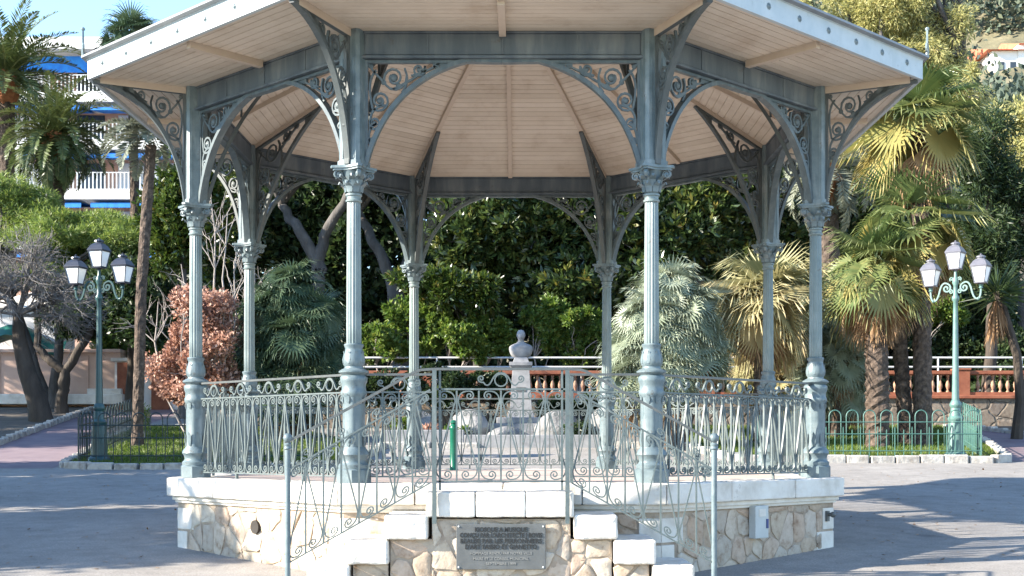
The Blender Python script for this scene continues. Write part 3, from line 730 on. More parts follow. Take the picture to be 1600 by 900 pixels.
# brackets ----------------------------------------------------------
def bez(p0, p1, p2, n=18):
    t = np.linspace(0,1,n)[:,None]; p0, p1, p2 = map(np.array, (p0,p1,p2)); return (1-t)**2*p0+2*t*(1-t)*p1+t*t*p2
def bracket(mp, cc, arc_w, arc_d, tip=0.78, name='bracket', cont=None, band=0.0, kf=0.9):
    """mp maps (u along the top, v down the post) to local x, z"""
    mb = MB(); Q = lambda P: [(*(lambda q: (q[0], 0.0, q[1]))(mp(u, v)),) for u, v in P]
    arc = bez((0.0,1.0),(cc,cc),(1.0,0.0))
    pts = Q(arc)
    if cont: pts += [(cont[0], 0.0, cont[1])]
    mb.ribbon(pts, arc_w, arc_d)
    if band:                                           # solid curved plate that widens towards the eave
        t = np.linspace(0,1,len(arc)); sh = band*np.clip(t-0.25,0,1)**1.1
        inn = arc - np.stack([sh*(1-arc[:,0])**0.3*0.6, np.minimum(sh, arc[:,1])], 1)
        A = Q([tuple(p) for p in arc]); B = Q([(max(u,0),max(v,0)) for u, v in inn]); n_ = len(A)
        V = [(x,-0.014,z) for x,_,z in A]+[(x,-0.014,z) for x,_,z in B]+[(x,0.014,z) for x,_,z in A]+[(x,0.014,z) for x,_,z in B]; F = []
        for i in range(n_-1):
            F += [(i,i+1,n_+i+1,n_+i),(2*n_+i,3*n_+i,3*n_+i+1,2*n_+i+1),(n_+i,n_+i+1,3*n_+i+1,3*n_+i)]
        mb.add(V, F); arc_w0 = arc_w
    mb.ribbon(Q([(0.012,1.0),(0.012,0.5),(0.012,0.0)]), 0.03, 0.05)
    mb.ribbon(Q([(0.0,0.012),(0.5,0.012),(1.0,0.012)]), 0.03, 0.05)
    f = arc[arc[:,0] > tip]                           # solid web at the thin end
    V = []; 
    for (u, v) in f: V += [(*Q([(u, v)])[0],), (*Q([(u, 0.0)])[0],)]
    V2 = [(x, -0.012, z) for x,_,z in V]+[(x, 0.012, z) for x,_,z in V]; F = []; m = len(V)
    for i in range(len(f)-1):
        F.append((2*i,2*i+1,2*i+3,2*i+2)); F.append((m+2*i,m+2*i+2,m+2*i+3,m+2*i+1))
    if F: mb.add(V2, F)
    k = kf
    sp = [((0.31*k,0.18*k),0.155*k,-0.7,1.75,1),((0.585*k,0.095*k),0.080*k,-0.5,1.35,1),((0.77*k,0.045*k),0.038*k,-0.4,1.1,1),
          ((0.155*k,0.42*k),0.115*k,2.3,1.6,-1),((0.085*k+0.01,0.655*k),0.070*k,2.2,1.35,-1),((0.052*k+0.01,0.84*k),0.040*k,2.1,1.1,-1)]
    for (c, r, a0, tn, sg) in sp:
        mb.ribbon(Q([(x, y) for x, y in spiral(c, r, a0, tn, sg, 0.24)]), 0.021, 0.028)
        x, z = mp(*c); mb.ball((x, 0, z), 0.26*r+0.006, 8, (1,0.8,1))
    S2 = lambda a, b, c: mb.ribbon(Q(bez(a, b, c, 9)), 0.021, 0.028)
    e = lambda q: (sp[q][0][0]+sp[q][1]*math.cos(sp[q][2]), sp[q][0][1]+sp[q][1]*math.sin(sp[q][2]))
    m1 = arc[9]; m2 = arc[12]; m3 = arc[5]
    S2(e(0), (e(0)[0]+0.06, e(0)[1]+0.14*k), (m1[0]-0.02, m1[1]-0.02)); S2(e(1), (e(1)[0]-0.02, e(1)[1]+0.10*k), (0.30*k, 0.30*k))
    S2(e(2), (e(2)[0]-0.05, e(2)[1]+0.06*k), (0.50*k, 0.16*k)); S2(e(3), (0.0, 0.2*k), (0.12*k, 0.10*k))
    S2(e(4), (0.02, 0.48*k), (0.22*k, 0.47*k)); S2(e(5), (0.01, 0.7*k), (0.13*k, 0.66*k))
    S2((0.02,0.02), (0.10*k,0.14*k), (0.20*k,0.22*k))
    for (u, v) in ((0.20*k,0.23*k),(0.06*k,0.06*k),(0.36*k,0.26*k)):
        x, z = mp(u, v); mb.ball((x,0,z), 0.027, 8, (1,0.5,1))
    return mb
zt, zb_ = 5.055, 3.99
arch = bracket(lambda u, v: (0.118+1.02*u, zt-(zt-zb_)*v), 0.20, 0.045, 0.085, 0.72, cont=(1.4995, zt-0.006))
outer = bracket(lambda u, v: (0.118+1.03*u, 5.295-(5.295-zb_)*v+0.025*u), 0.12, 0.04, 0.062, 0.88, band=0.16, kf=0.84)
inner = bracket(lambda u, v: (0.118+1.05*u, 5.30+0.50*u-(5.30-zb_)*v), 0.26, 0.04, 0.06, 0.70, kf=0.8)
first = {}
for p, th in zip(cpos, thetas):
    for key, mbk, ang, mt in (('a', arch, 112.5, 'bracket'), ('b', arch, -112.5, 'bracket'), ('o', outer, 0, 'iron'), ('i', inner, 180, 'iron')):
        kk = 'a' if key == 'b' else key
        if kk not in first: o = first[kk] = mbk.build('bracket', M[mt], band, smooth=30)
        else: o = dup(first[kk], band)
        o.location = (p[0], p[1], 0); o.rotation_euler = (0,0,R(th+ang))
# beams
LB = 2*RC*math.sin(R(22.5))
mb = MB(); mb.box((0,0,5.205), (LB-0.20,0.09,0.25)); mb.box((0,-0.052,5.205),(LB-0.24,0.014,0.21)); mb.box((0,0,5.075), (LB-0.16,0.17,0.028)); mb.box((0,0,5.325), (LB-0.16,0.13,0.022))
for x in (-0.75,0,0.75): mb.box((x,-0.063,5.205),(0.02,0.01,0.205))
mb.box((0,0.05,5.205),(LB-0.24,0.012,0.20))
beam0 = mb.build('beam', M['beam'], band, bevel=0.004)
for k, phi in enumerate(norms):
    o = beam0 if k == 0 else dup(beam0, band)
    o.location = side_pt(phi, RC*C8, 0, 0); o.rotation_euler = (0,0,R(phi+90))
# boarded ceiling and soffit ----------------------------------------
def boards(r0, z0, r1, z1, wd=0.098, curve=0.0, gap=0.009, dep=0.010):
    n = max(1, int(round(math.hypot(r1-r0, z1-z0)/wd))); mb = MB(); pr = []
    zz = lambda t: z0+(z1-z0)*t + curve*math.sin(PI*t)
    for i in range(n):
        t0, t1 = i/n, (i+1)/n; gt = gap/ (wd)/n
        pr += [(t0+gt/2, 0),(t1-gt/2, 0),(t1-gt/2, dep),(t1+gt/2, dep)]
    return [(r0+(r1-r0)*t, zz(t)+d) for t, d in pr]
def octant(mb, pr, phi):
    V = []; F = []
    for (r, z) in pr:
        V.append(side_pt(phi, r, -r*T8, z)); V.append(side_pt(phi, r, r*T8, z))
    for i in range(len(pr)-1): F.append((2*i, 2*i+1, 2*i+3, 2*i+2))
    mb.add(V, F)
AP = RC*C8
pc = boards(AP-0.05, 5.335, 0.10, 6.93, 0.098, 0.07)
ps = boards(AP+0.04, 5.338, 4.69, 5.362, 0.098)
for phi in norms:
    for nm_, pp_ in (('ceiling_boards', pc), ('soffit_boards', ps)):
        mb = MB(); octant(mb, pp_, phi); o = mb.build(nm_, M['board'], band); rb_ = np.random.default_rng(int(phi)+500+len(pp_))
        at_ = o.data.attributes.new('tone','FLOAT','POINT'); at_.data.foreach_set('value', np.repeat(np.clip(rb_.normal(0.5,0.25,len(pp_)//4),0,1),8).astype(np.float32))
def roofz(r): t = (AP-0.05-r)/(AP-0.15); return 5.335+(6.93-5.335)*t+0.07*math.sin(PI*t)
for k in range(8):
    for (ang, hip) in ((thetas[k], True), (norms[k], False)):
        a = R(ang); q = 1/C8 if hip else 1.0; d = Vector((math.cos(a), math.sin(a), 0)); mb = MB()
        pts = []
        for r in np.linspace(AP-0.10, 0.12, 8): pts.append((d.x*r*q, d.y*r*q, roofz(r)-0.028))
        mb.ribbon(pts, 0.06, 0.062, N=(-d.y, d.x, 0))
        ra, rb = (AP+0.10, 4.61)
        mb.ribbon([(d.x*r*q, d.y*r*q, 5.338-0.036+0.024*(r-AP)) for r in np.linspace(ra, rb, 3)], 0.075, 0.07, N=(-d.y, d.x, 0))
        mb.build('rafter', M['cream_rib'], band)
# fascia, roof, finials
for k, phi in enumerate(norms):
    mb = MB(); r0, r1 = 4.69, 4.735
    f = lambda r, s: side_pt(phi, r, s*r*T8)[:2]
    mb.prism([f(r0,-1), f(r1,-1), f(r1,1), f(r0,1)], 5.325, 5.545)
    mb.prism([f(r1-0.01,-1), f(r1+0.012,-1), f(r1+0.012,1), f(r1-0.01,1)], 5.545, 5.56)
    fa = mb.build('fascia', M['fascia'], band)
    mb = MB(); mb.lathe([(0.036,0),(0.036,0.006),(0.026,0.008),(0.022,0.014),(0.008,0.02),(0.001,0.022)], 14, mod=lambda k2, z: 1.0 if k2 % 2 else 0.86)
    me = None
    for j in range(7):
        u = (j-3)*0.535
        if me is None: o = mb.build('rosette', M['paint'], fa, smooth=40); me = o
        else: o = dup(me, fa)
        o.location = side_pt(phi, r1-0.002, u, 5.445); o.rotation_euler = (0, R(90), R(phi))
mb = MB()
for phi in norms: octant(mb, [(4.735,5.548),(4.80,5.562),(4.80,5.585),(4.66,5.625),(2.4,6.35),(0.3,7.32),(0.02,7.42)], phi)
mb.build('roof', M['zinc'], band)
mb = MB(); mb.lathe([(0.30,7.3),(0.34,7.36),(0.22,7.5),(0.14,7.62),(0.2,7.72),(0.17,7.85),(0.05,7.98),(0.03,8.4),(0.06,8.46),(0.01,8.6)], 16); mb.build('roof_finial', M['zinc'], band, smooth=40)
mb = MB()
for sg in (-1, 1):
    mb.ribbon([(0, sg*x, z) for x, z in np.concatenate([np.array([(0.012,0.30),(0.02,0.2),(0.05,0.13)]), spiral((0.075,0.075), 0.055, 1.9, 1.4, -1)])], 0.018, 0.02, (1,0,0))
    mb.ribbon([(x, 0, z) for x, z in np.concatenate([np.array([(0.0,0.02),(-0.06,0.04)]), spiral((-0.16,0.075), 0.05, -0.6, 1.5, 1)])], 0.018, 0.02, (0,1,0))
mb.tube([(0,0,0),(0,0,0.30)], [0.02,0.012], 6); mb.ball((0,0,0.315), 0.024, 8)
fin = mb.build('corner_finial', M['pale_paint'], band)
for k, th in enumerate(thetas):
    o = fin if k == 0 else dup(fin, band)
    q = 4.78/C8; o.location = (q*math.cos(R(th)), q*math.sin(R(th)), 5.575); o.rotation_euler = (0,0,R(th))
# lamp hanging inside? none in the photo -- railings instead -----------
def rail_mesh(Ln, n, zb, z2, slope=0.0, bar=0.016, dp=0.020):
    """bars, S-scrolls and the two rails; x runs 0..Ln"""
    mb = MB(); p = Ln/(2*n); Z = lambda u, z: z+slope*u
    r = min(0.27*p, 0.045)
    X = lambda P: [(u, 0.0, Z(u, z)) for u, z in P]
    mb.ribbon(X([(0,zb),(Ln,zb)]), 0.014, 0.03); mb.ribbon(X([(0,z2),(Ln,z2)]), 0.016, 0.03)
    sbar = None
    def S(uA, s):      # from near B (top) to near A (bottom); s = direction from A to B
        zt_, zl = z2-0.010, zb+0.010
        top = spiral((0.42*p, zt_-r*1.15), r, PI/2, 1.45, 1)[::-1]
        q = bez((0.42*p, zt_-r*0.15), (0.93*p, zt_-r*0.1), (0.93*p, zt_-r*2.4), 7)
        q2 = bez((0.07*p, zl+r*2.4), (0.07*p, zl+r*0.1), (0.58*p, zl+r*0.15), 7)
        bot = spiral((0.58*p, zl+r*1.15), r, -PI/2, 1.45, 1)
        P = np.concatenate([top, q[1:], q2, bot[1:]])
        mb.ribbon(X([(uA+s*u, z) for u, z in P]), bar*0.8, dp)
    for i in range(n+1):
        uA = 2*p*i
        if 0 < i < n: mb.ribbon(X([(uA,zb),(uA,z2)]), bar, dp)
        if i < n:
            mb.ribbon(X([(uA+p,zb),(uA+p,z2)]), bar, dp); S(uA, 1)
        if i > 0: S(uA, -1)
    return mb
def frieze(mb, u, z2, zt, s=1.0):
    h = zt-z2
    X = lambda P: [(u+s*a, 0.0, z2+h*b) for a, b in P]
    mb.ribbon(X([(0.058*math.cos(t), 0.47+0.058/h*math.sin(t)) for t in np.linspace(0,2*PI,17)[:-1]]), 0.012, 0.02, close=True)
    for sg in (-1, 1):
        sp = spiral((0.185,0.55), 0.035, -PI/2, 1.4, 1); sp[:,1] = 0.55+(sp[:,1]-0.55)/h
        P = np.concatenate([bez((0,0.86),(0.055,0.86),(0.09,0.4),8), bez((0.09,0.4),(0.125,0.02),(0.165,0.55-0.035/h),6)[1:], sp])
        mb.ribbon(X([(sg*a, b) for a, b in P]), 0.013, 0.02)
ZB, Z2, ZT = 0.865, 1.715, 1.893
def handrail(mb, pts): mb.ribbon(pts, 0.022, 0.048)
Lp = LB-0.25
mb = rail_mesh(Lp, 9, ZB, Z2)
for i in range(5): frieze(mb, Lp*(i+0.5)/5, Z2, ZT)
for u in (Lp*0.27, Lp*0.73): mb.ribbon([(u,0,PH),(u,0,ZB)], 0.02, 0.03)
pan = mb.build('railing_panel', M['rail'], band)
mb = MB(); handrail(mb, [(-0.03,0,ZT),(Lp+0.03,0,ZT)]); mb.build('handrail', M['rail_dark'], pan)
for k, phi in enumerate(norms[1:]):
    o = pan if k == 0 else dup(pan, band)
    o.location = side_pt(phi, AP, -Lp/2, 0); o.rotation_euler = (0,0,R(phi+90))
# short panels beside the entrance
mb = rail_mesh(0.66, 2, ZB, Z2); frieze(mb, 0.33, Z2, ZT); mb.bar((0.68,0,PH),(0.68,0,ZT), 0.035, 0.035, (0,1,0))
sp_ = mb.build('railing_panel', M['rail'], band, (-1.5+0.125,-AP,0))
mb = MB(); handrail(mb, [(-0.03,0,ZT),(0.70,0,ZT)]); mb.build('handrail', M['rail_dark'], sp_)
o = dup(sp_, band, (1.5-0.125,-AP,0), PI)

# stairs ------------------------------------------------------------
YF = -4.60
mb = MB(); mb.box((0,(YF+0.07-3.75)/2,0.0), (1.30,-3.75-YF-0.07,0.98)); 
for sg in (-1,1):
    for i, (x1, zt_) in enumerate(((1.07,0.30),(1.42,0.07),(1.79,-0.16))):
        x0 = (0.66,1.07,1.42)[i]; mb.box((sg*(x0+x1)/2-sg*0.02, (YF+0.07-3.79)/2+0.002*i, (zt_-0.9)/2), (x1-x0-0.02,-3.79-YF-0.07,zt_+0.9))
stw = mb.build('stair_wall', M['mortar'], band)
fs = [((-0.65,YF+0.07,0),(1,0,0),(0,-1,0),1.30,-0.42,0.485)]
for sg in (-1,1):
    for i, (x1, zt_) in enumerate(((1.07,0.295),(1.42,0.065),(1.79,-0.165))):
        x0 = (0.65,1.05,1.40)[i]; xa_ = x0 if sg > 0 else -(x1-0.03); fs.append(((xa_,YF+0.07+0.002*i,0),(1,0,0),(0,-1,0),x1-0.03-x0,-0.42,zt_))
for i_, f_ in enumerate(fs): stone_part('stone_facing', [f_], 57+i_, stw, dx=0.26, dz=0.24)
mb = MB()
for x0, x1 in ((-0.70,-0.24),(-0.236,0.23),(0.234,0.68)): mb.box(((x0+x1)/2,(YF-3.95)/2,0.625), (x1-x0,-3.95-YF,0.235))
weather(mb.build('landing', M['white_stone'], stw, bevel=0.014), 0.016, lv=4)
rq = random.Random(5)
for sg in (-1,1):
    for i, (x0, x1, z1) in enumerate(((0.683,1.09,0.53),(1.05,1.45,0.298),(1.41,1.81,0.066))):
        mb = MB(); mb.box((sg*(x0+x1)/2,(YF-0.02-3.79)/2-0.004*i+0.004,z1-0.116), (x1-x0-0.004*i,-3.79-YF+0.02,0.228))
        weather(mb.build('step', M['white_stone'], stw, bevel=0.022), 0.022, lv=4)
# landing rail
mb = rail_mesh(1.24, 3, 0.845, 1.705); frieze(mb, 0.62, 1.705, 1.885)
for u in (0.0, 1.24):
    mb.bar((u,-0.025,0.45),(u,-0.025,1.88), 0.04, 0.02, (0,1,0)); mb.bar((u+(0.05 if u == 0 else -0.05),0.0,0.76),(u+(0.05 if u == 0 else -0.05),0.0,1.88), 0.02, 0.03, (0,1,0))
lr = mb.build('railing_panel', M['rail'], band, (-0.62,YF,0))
mb = MB(); handrail(mb, [(-0.13,0,1.885),(0,0,1.893),(1.24,0,1.893),(1.37,0,1.885)]); mb.build('handrail', M['rail_dark'], lr)
# sloping rails
sl_ = -0.565; Ls = 1.33
mb = rail_mesh(Ls, 4, 0.83, 1.70, sl_); 
for i in range(4):
    u = 0.17+0.33*i; c = (u, 1.70+sl_*u+0.07); mb.ribbon([(x,0,z+sl_*(x-u)) for x, z in spiral(c, 0.05, -PI/2, 1.5, 1)], 0.011, 0.018)
sr = mb.build('stair_railing', M['rail'], band, (0.66,YF,0))
mb = MB(); handrail(mb, [(0.09,0,1.885),(0.14,0,1.868),(Ls+0.02,0,1.868+sl_*0.975*(Ls-0.12))]); mb.build('handrail', M['rail_dark'], sr)
mb = MB(); mb.tube([(Ls,0,-0.45),(Ls,0,1.20)], 0.027, 10); mb.lathe([(0.03,1.14),(0.04,1.15),(0.03,1.17),(0.036,1.19),(0.022,1.205),(0.022,1.215)], 12, (Ls,0,0)); mb.ball((Ls,0,1.25), 0.046, 12)
mb.build('newel_post', M['paint'], sr, smooth=40)
# mirrored railing on the other side (its own mesh, mirrored in x)
def mirror_copy(o, parent, loc):
    me = o.data.copy(); me.transform(Matrix.Scale(-1,4,(1,0,0))); me.flip_normals()
    c = o.copy(); c.data = me; COL.objects.link(c); c.parent = parent; c.location = loc; return c
sm_ = mirror_copy(sr, band, (-0.66,YF,0))
for ch in [q for q in sr.children]: mirror_copy(ch, sm_, ch.location)
# plaque
mb = MB(); mb.box((0,0,0), (0.835,0.02,0.425)); pq = mb.build('plaque', M['plaque'], band, (-0.0,YF+0.020,0.232), bevel=0.004)
mb = MB()
for sx in (-1,1):
    for sz in (-1,1): mb.ball((sx*0.395,-0.012,sz*0.19), 0.009, 8)
mb.build('screw', M['white_metal'], pq)
def text(s, z, size, wmax, mat, ext=0.004, sp=1.0):
    cu = bpy.data.curves.new('lettering', 'FONT'); cu.body = s; cu.size = size; cu.align_x = 'CENTER'; cu.align_y = 'CENTER'; cu.extrude = ext; cu.offset = 0.0013 if ext > 0.003 else 0.0004; cu.space_character = sp
    cu.materials.append(mat)
    o = bpy.data.objects.new('lettering', cu); COL.objects.link(o); o.parent = pq; o.location = (0,-0.0125,z); o.rotation_euler = (R(90),0,0)
    bpy.context.view_layer.update()
    me = bpy.data.meshes.new_from_object(o.evaluated_get(bpy.context.evaluated_depsgraph_get())); dx = o.dimensions.x
    bpy.data.objects.remove(o)
    if not me.materials: me.materials.append(mat)
    o = bpy.data.objects.new('lettering', me); COL.objects.link(o); o.parent = pq; o.location = (0,-0.0125,z); o.rotation_euler = (R(90),0,0); o.scale = (wmax/dx, 1, 1)
text('KIOSQUE A MUSIQUE', 0.160, 0.060, 0.49, M['letters']); text("CON\u00c7U PAR L'ARCHITECTE J BOVIS", 0.107, 0.060, 0.77, M['letters'])
text('REALISE PAR LES FERRONNIERS', 0.053, 0.060, 0.76, M['letters']); text("D'ART FASSIO ET GIANETTO", -0.001, 0.060, 0.67, M['letters'])
text('HOMMAGE RENDU PAR NOTRE VILLE', -0.062, 0.034, 0.58, M['faint_letters'], 0.0015); text('MAIRE ET LE CONSEIL MUNICIPAL', -0.113, 0.034, 0.52, M['faint_letters'], 0.0015)
text('SEPTEMBRE 1999', -0.158, 0.034, 0.28, M['faint_letters'], 0.0015)
# short green post on the floor
Zp = 19.6
mb = MB(); mb.lathe([(0.062,0),(0.062,0.02),(0.056,0.03),(0.056,0.60),(0.062,0.61),(0.062,0.635),(0.05,0.66),(0.03,0.69),(0.05,0.70),(0.05,0.72),(0.02,0.745)], 16)
bo = mb.build('green_bollard', M['post_green'], None, (wx(709,Zp), wy(Zp), 0.80), smooth=40); tag(bo, 'short bright green post standing on the bandstand floor', 'bollard')
#@@PART3
# ------------------------------------------------------------------ garden ground
def at(px, Z, dz=0.0, z=None):
    y = wy(Z); return (wx(px,Z), y, (g(y) if z is None else z)+dz)
TZ, TY = 2.50, 21.25                                 # terrace level and the line of its wall
lawn_l = [(-9.15,10.2),(-8.6,9.85),(-4.6,9.9),(-3.6,10.6),(-4.2,16.5),(-7.0,20.8),(-10.9,20.8),(-10.2,16.0)]
lawn_r = [(5.2,11.5),(10.35,11.6),(10.75,12.2),(11.6,16.0),(12.2,20.9),(4.4,20.9),(4.0,15.0)]
sheet('lawn', lawn_l, 0.075, M['lawn']); sheet('lawn', lawn_r, 0.075, M['lawn'])
sheet('path', [(-40,6.5),(-20,8.2),(-13.2,9.9),(-9.4,10.0),(-10.4,16.0),(-11.0,21.0),(-11.5,29.5),(-14.9,29.5),(-12.75,15.5),(-40,9.6)], 0.004, M['path'])
sheet('path', [(10.5,11.8),(30,11.4),(30,15.0),(14.5,16.5),(13.0,20.9),(12.4,20.9),(11.8,16.0),(10.9,12.2)], 0.004, M['path'])
sheet('garden_soil', [(-40,9.75),(-12.9,15.6),(-15.0,29.5),(-40,31)], 0.10, M['soil'])
sheet('garden_soil', [(14.6,16.6),(30,15.1),(30,20.9),(13.1,20.9)], 0.08, M['soil'])
sheet('garden_soil', [(-3.2,15.2),(3.6,15.2),(4.0,20.9),(-3.9,20.9)], 0.05, M['soil'])
mb = MB(); mb.box((8.0,TY+30.15,TZ-1.0), (31.0,60.0,2.0)); tag(mb.build('terrace_ground', M['soil']), kind='structure')
def kerb(pts, name='kerb', h=0.13, w=0.2, seed=1):
    rr = random.Random(seed); mb = MB()
    for (a, b) in zip(pts[:-1], pts[1:]):
        L_ = math.dist(a, b); n = max(1, int(L_/0.5)); ang = math.atan2(b[1]-a[1], b[0]-a[0])
        for i in range(n):
            t = (i+0.5)/n; x = a[0]+(b[0]-a[0])*t; y = a[1]+(b[1]-a[1])*t
            mb.box((x+rr.uniform(-0.015,0.015), y+rr.uniform(-0.015,0.015), g(y)+h/2-0.04+rr.uniform(-0.015,0.015)), (L_/n*rr.uniform(0.9,0.99), w*rr.uniform(0.9,1.1), h+0.09), ang+rr.uniform(-0.05,0.05))
    o = mb.build(name, M['kerb'], bevel=0.03); tag(o, kind='structure'); return o
kerb([(-8.1,20.9),(-10.9,20.9),(-10.3,16.0),(-9.35,10.5),(-9.15,10.05),(-8.6,9.75),(-4.5,9.8),(-3.5,10.5),(-3.2,15.1),(-0.9,15.1)], seed=2)
kerb([(2.2,15.1),(4.0,15.0),(5.0,11.5),(10.3,11.45),(10.75,11.8),(11.7,16.0),(12.3,20.9)], seed=3, h=0.16)
kerb([(-40,9.65),(-12.8,15.5),(-14.95,29.5)], seed=4, h=0.14); kerb([(30,15.05),(14.5,16.55),(13.05,20.9)], seed=5, h=0.12)
# grass
def grass(poly, n, rng):
    xs = np.array([p[0] for p in poly]); ys = np.array([p[1] for p in poly]); P = []
    while sum(len(p) for p in P) < n:
        q = np.stack([rng.uniform(xs.min(),xs.max(),n), rng.uniform(ys.min(),ys.max(),n)],1); ins = np.zeros(n,bool); j = len(poly)-1
        for i in range(len(poly)):
            c = ((ys[i] > q[:,1]) != (ys[j] > q[:,1])) & (q[:,0] < (xs[j]-xs[i])*(q[:,1]-ys[i])/(ys[j]-ys[i]+1e-9)+xs[i]); ins ^= c; j = i
        P.append(q[ins])
    P = np.concatenate(P)[:n]; P = np.concatenate([P, (gz(P[:,1])+0.07)[:,None]],1)
    D = rng.normal(0,0.5,(n,3)); D[:,2] = 1
    V, F = leaves(P, D, rng.uniform(0.05,0.11,n), 0.018, rng, 0.1)
    return V, F, np.repeat(np.clip(rng.normal(0.5,0.25,n),0,1),4)
rg = np.random.default_rng(11)
for poly, n in ((lawn_l, 26000), (lawn_r, 26000)):
    V, F, t = grass(poly, n, rg); tag(fast_mesh('grass', V, F, L['grass'], tone=t), 'short green grass on the lawn behind the low fence', 'grass', kind='stuff')

# a few fallen leaves on the plaza
n = 420; Zl = rg.uniform(13.2,27,n); pl = np.where(rg.uniform(0,1,n) < 0.5, rg.uniform(-60,330,n), rg.uniform(1230,1660,n)); pl[:60] = rg.uniform(330,1230,60); Zl[:60] = rg.uniform(21.5,27,60)
X = CAMX+(pl-CX)*Zl/F_PX; Y = Zl+CAMY; ok = np.hypot(X,Y) > 4.45; X, Y = X[ok], Y[ok]
P = np.stack([X,Y,gz(Y)+0.008],1); D = rg.normal(0,1,(len(P),3)); D[:,2] = 0.12
V, F = leaves(P, D, rg.uniform(0.03,0.085,len(P)), rg.uniform(0.02,0.05,len(P)), rg, 0.12, side=np.tile((0.1,0.1,1.0),(len(P),1)))
tag(fast_mesh('fallen_leaves', V, F, L['dead'], tone=np.repeat(rg.uniform(0,1,len(P)),4)), 'small fallen leaves scattered over the plaza', 'fallen leaves', kind='stuff')
# ------------------------------------------------------------------ terrace wall, balustrades, white railing
wall = empty('retaining_wall', (8,TY,1.4), 'rough stone retaining wall below the terracotta balustrade', 'wall')
mb = MB(); mb.box((0,0,0.42), (31.2,0.30,1.5)); mb.build('wall', M['far_rubble'], wall)
mb = MB(); mb.box((0,-0.03,1.135), (31.3,0.42,0.10)); mb.build('coping', M['terracotta'], wall, bevel=0.015)
def balustrade(label, x0, x1, pillars, z=2.585):
    root = empty('balustrade', ((x0+x1)/2,TY,z), label, 'balustrade'); xm = (x0+x1)/2
    mb = MB(); mb.box((0,0,0.045), (x1-x0,0.26,0.09)); mb.build('base', M['terracotta'], root)
    mb = MB(); mb.box((0,0,0.66), (x1-x0,0.28,0.10)); mb.box((0,0,0.60),(x1-x0,0.2,0.03)); mb.build('top_rail', M['terracotta'], root, bevel=0.01)
    for p in pillars:
        mb = MB(); mb.box((0,0,0.36), (0.42,0.36,0.74)); mb.box((0,0,0.75),(0.48,0.42,0.05)); mb.build('pillar', M['terracotta'], root, (p-xm,0,0), bevel=0.01)
    b = None; n = int((x1-x0)/0.215)
    for i in range(n):
        x = x0+(i+0.5)*(x1-x0)/n
        if any(abs(x-p) < 0.28 for p in pillars): continue
        if b is None:
            mb = MB(); mb.lathe([(0.05,0.09),(0.05,0.12),(0.03,0.14),(0.035,0.17),(0.066,0.25),(0.06,0.32),(0.032,0.42),(0.028,0.47),(0.045,0.49),(0.03,0.51),(0.05,0.55),(0.05,0.59)], 10)
            b = mb.build('baluster', M['pale_terracotta'], root, smooth=50); o = b
        else: o = dup(b, root)
        o.location = (x-xm,0,0)
balustrade('terracotta balustrade running behind the marble bust', -7.4, 3.55, (-7.1,-2.6,3.3))
balustrade('terracotta balustrade above the stone wall right of the palms', 5.2, 18.0, (5.5,12.85,17.6), 2.585)
root = empty('metal_railing', (4,TY+1.3,TZ), 'white two bar metal railing on the terrace behind the balustrade', 'railing')
for z in (0.98,1.26):
    mb = MB(); mb.tube([(-11.5,0,z),(16,0,z)], 0.032, 8); mb.build('bar', M['white_metal'], root)
mb = MB(); mb.tube([(0,0,0),(0,0,1.27)], 0.03, 8); b = mb.build('post', M['white_metal'], root)
for i in range(11):
    o = b if i == 0 else dup(b, root); o.location = (-11.4+2.5*i,0,0)

# ------------------------------------------------------------------ fences
def fence(label, pts, mat, pitch=0.364, H=1.02, seed=1):
    root = empty('hoop_fence', (pts[0][0],pts[0][1],g(pts[0][1])), label, 'fence'); o0 = Vector(root.location)
    for (a, b) in zip(pts[:-1], pts[1:]):
        L_ = math.dist(a,b); n = max(1, round(L_/pitch)); d = np.array([(b[0]-a[0])/L_, (b[1]-a[1])/L_])
        hp = MB(); rl = MB()
        def P3(u, z):
            x, y = a[0]+d[0]*u, a[1]+d[1]*u; return (x-o0.x, y-o0.y, g(y)-o0.z+0.10+z)
        for i in range(n):
            u = (i+0.5)*L_/n; hw = 0.13
            pts_ = [P3(u-hw,0)] + [P3(u+hw*math.cos(t), H-hw+hw*math.sin(t)) for t in np.linspace(PI,0,9)] + [P3(u+hw,0)]
            hp.tube(pts_, 0.0135, 5)
            for q, zz in ((0,0.60),(0.182,0.66)): hp.tube([P3(u+q,0), P3(u+q,zz-0.03), P3(u+q,zz)], [0.012,0.012,0.003], 5)
        for z in (0.13,0.50,0.76): rl.tube([P3(t*L_, z) for t in np.linspace(0,1,6)], 0.0135, 6)
        hp.build('hoops', mat, root); rl.build('rail', mat, root)
        pm = MB(); pm.tube([P3(0,-0.1),P3(0,H-0.1)], 0.02, 6); pm.build('post', mat, root)
fence('hooped garden fence around the left lawn, shade put into its green', [(-9.7,16.4),(-9.0,10.35),(-4.7,10.3),(-3.9,11.0)], M['fence_shaded'])
fence('bright green hooped garden fence in front of the three palms', [(5.3,11.85),(10.2,11.9),(11.0,16.0)], M['fence_green'])

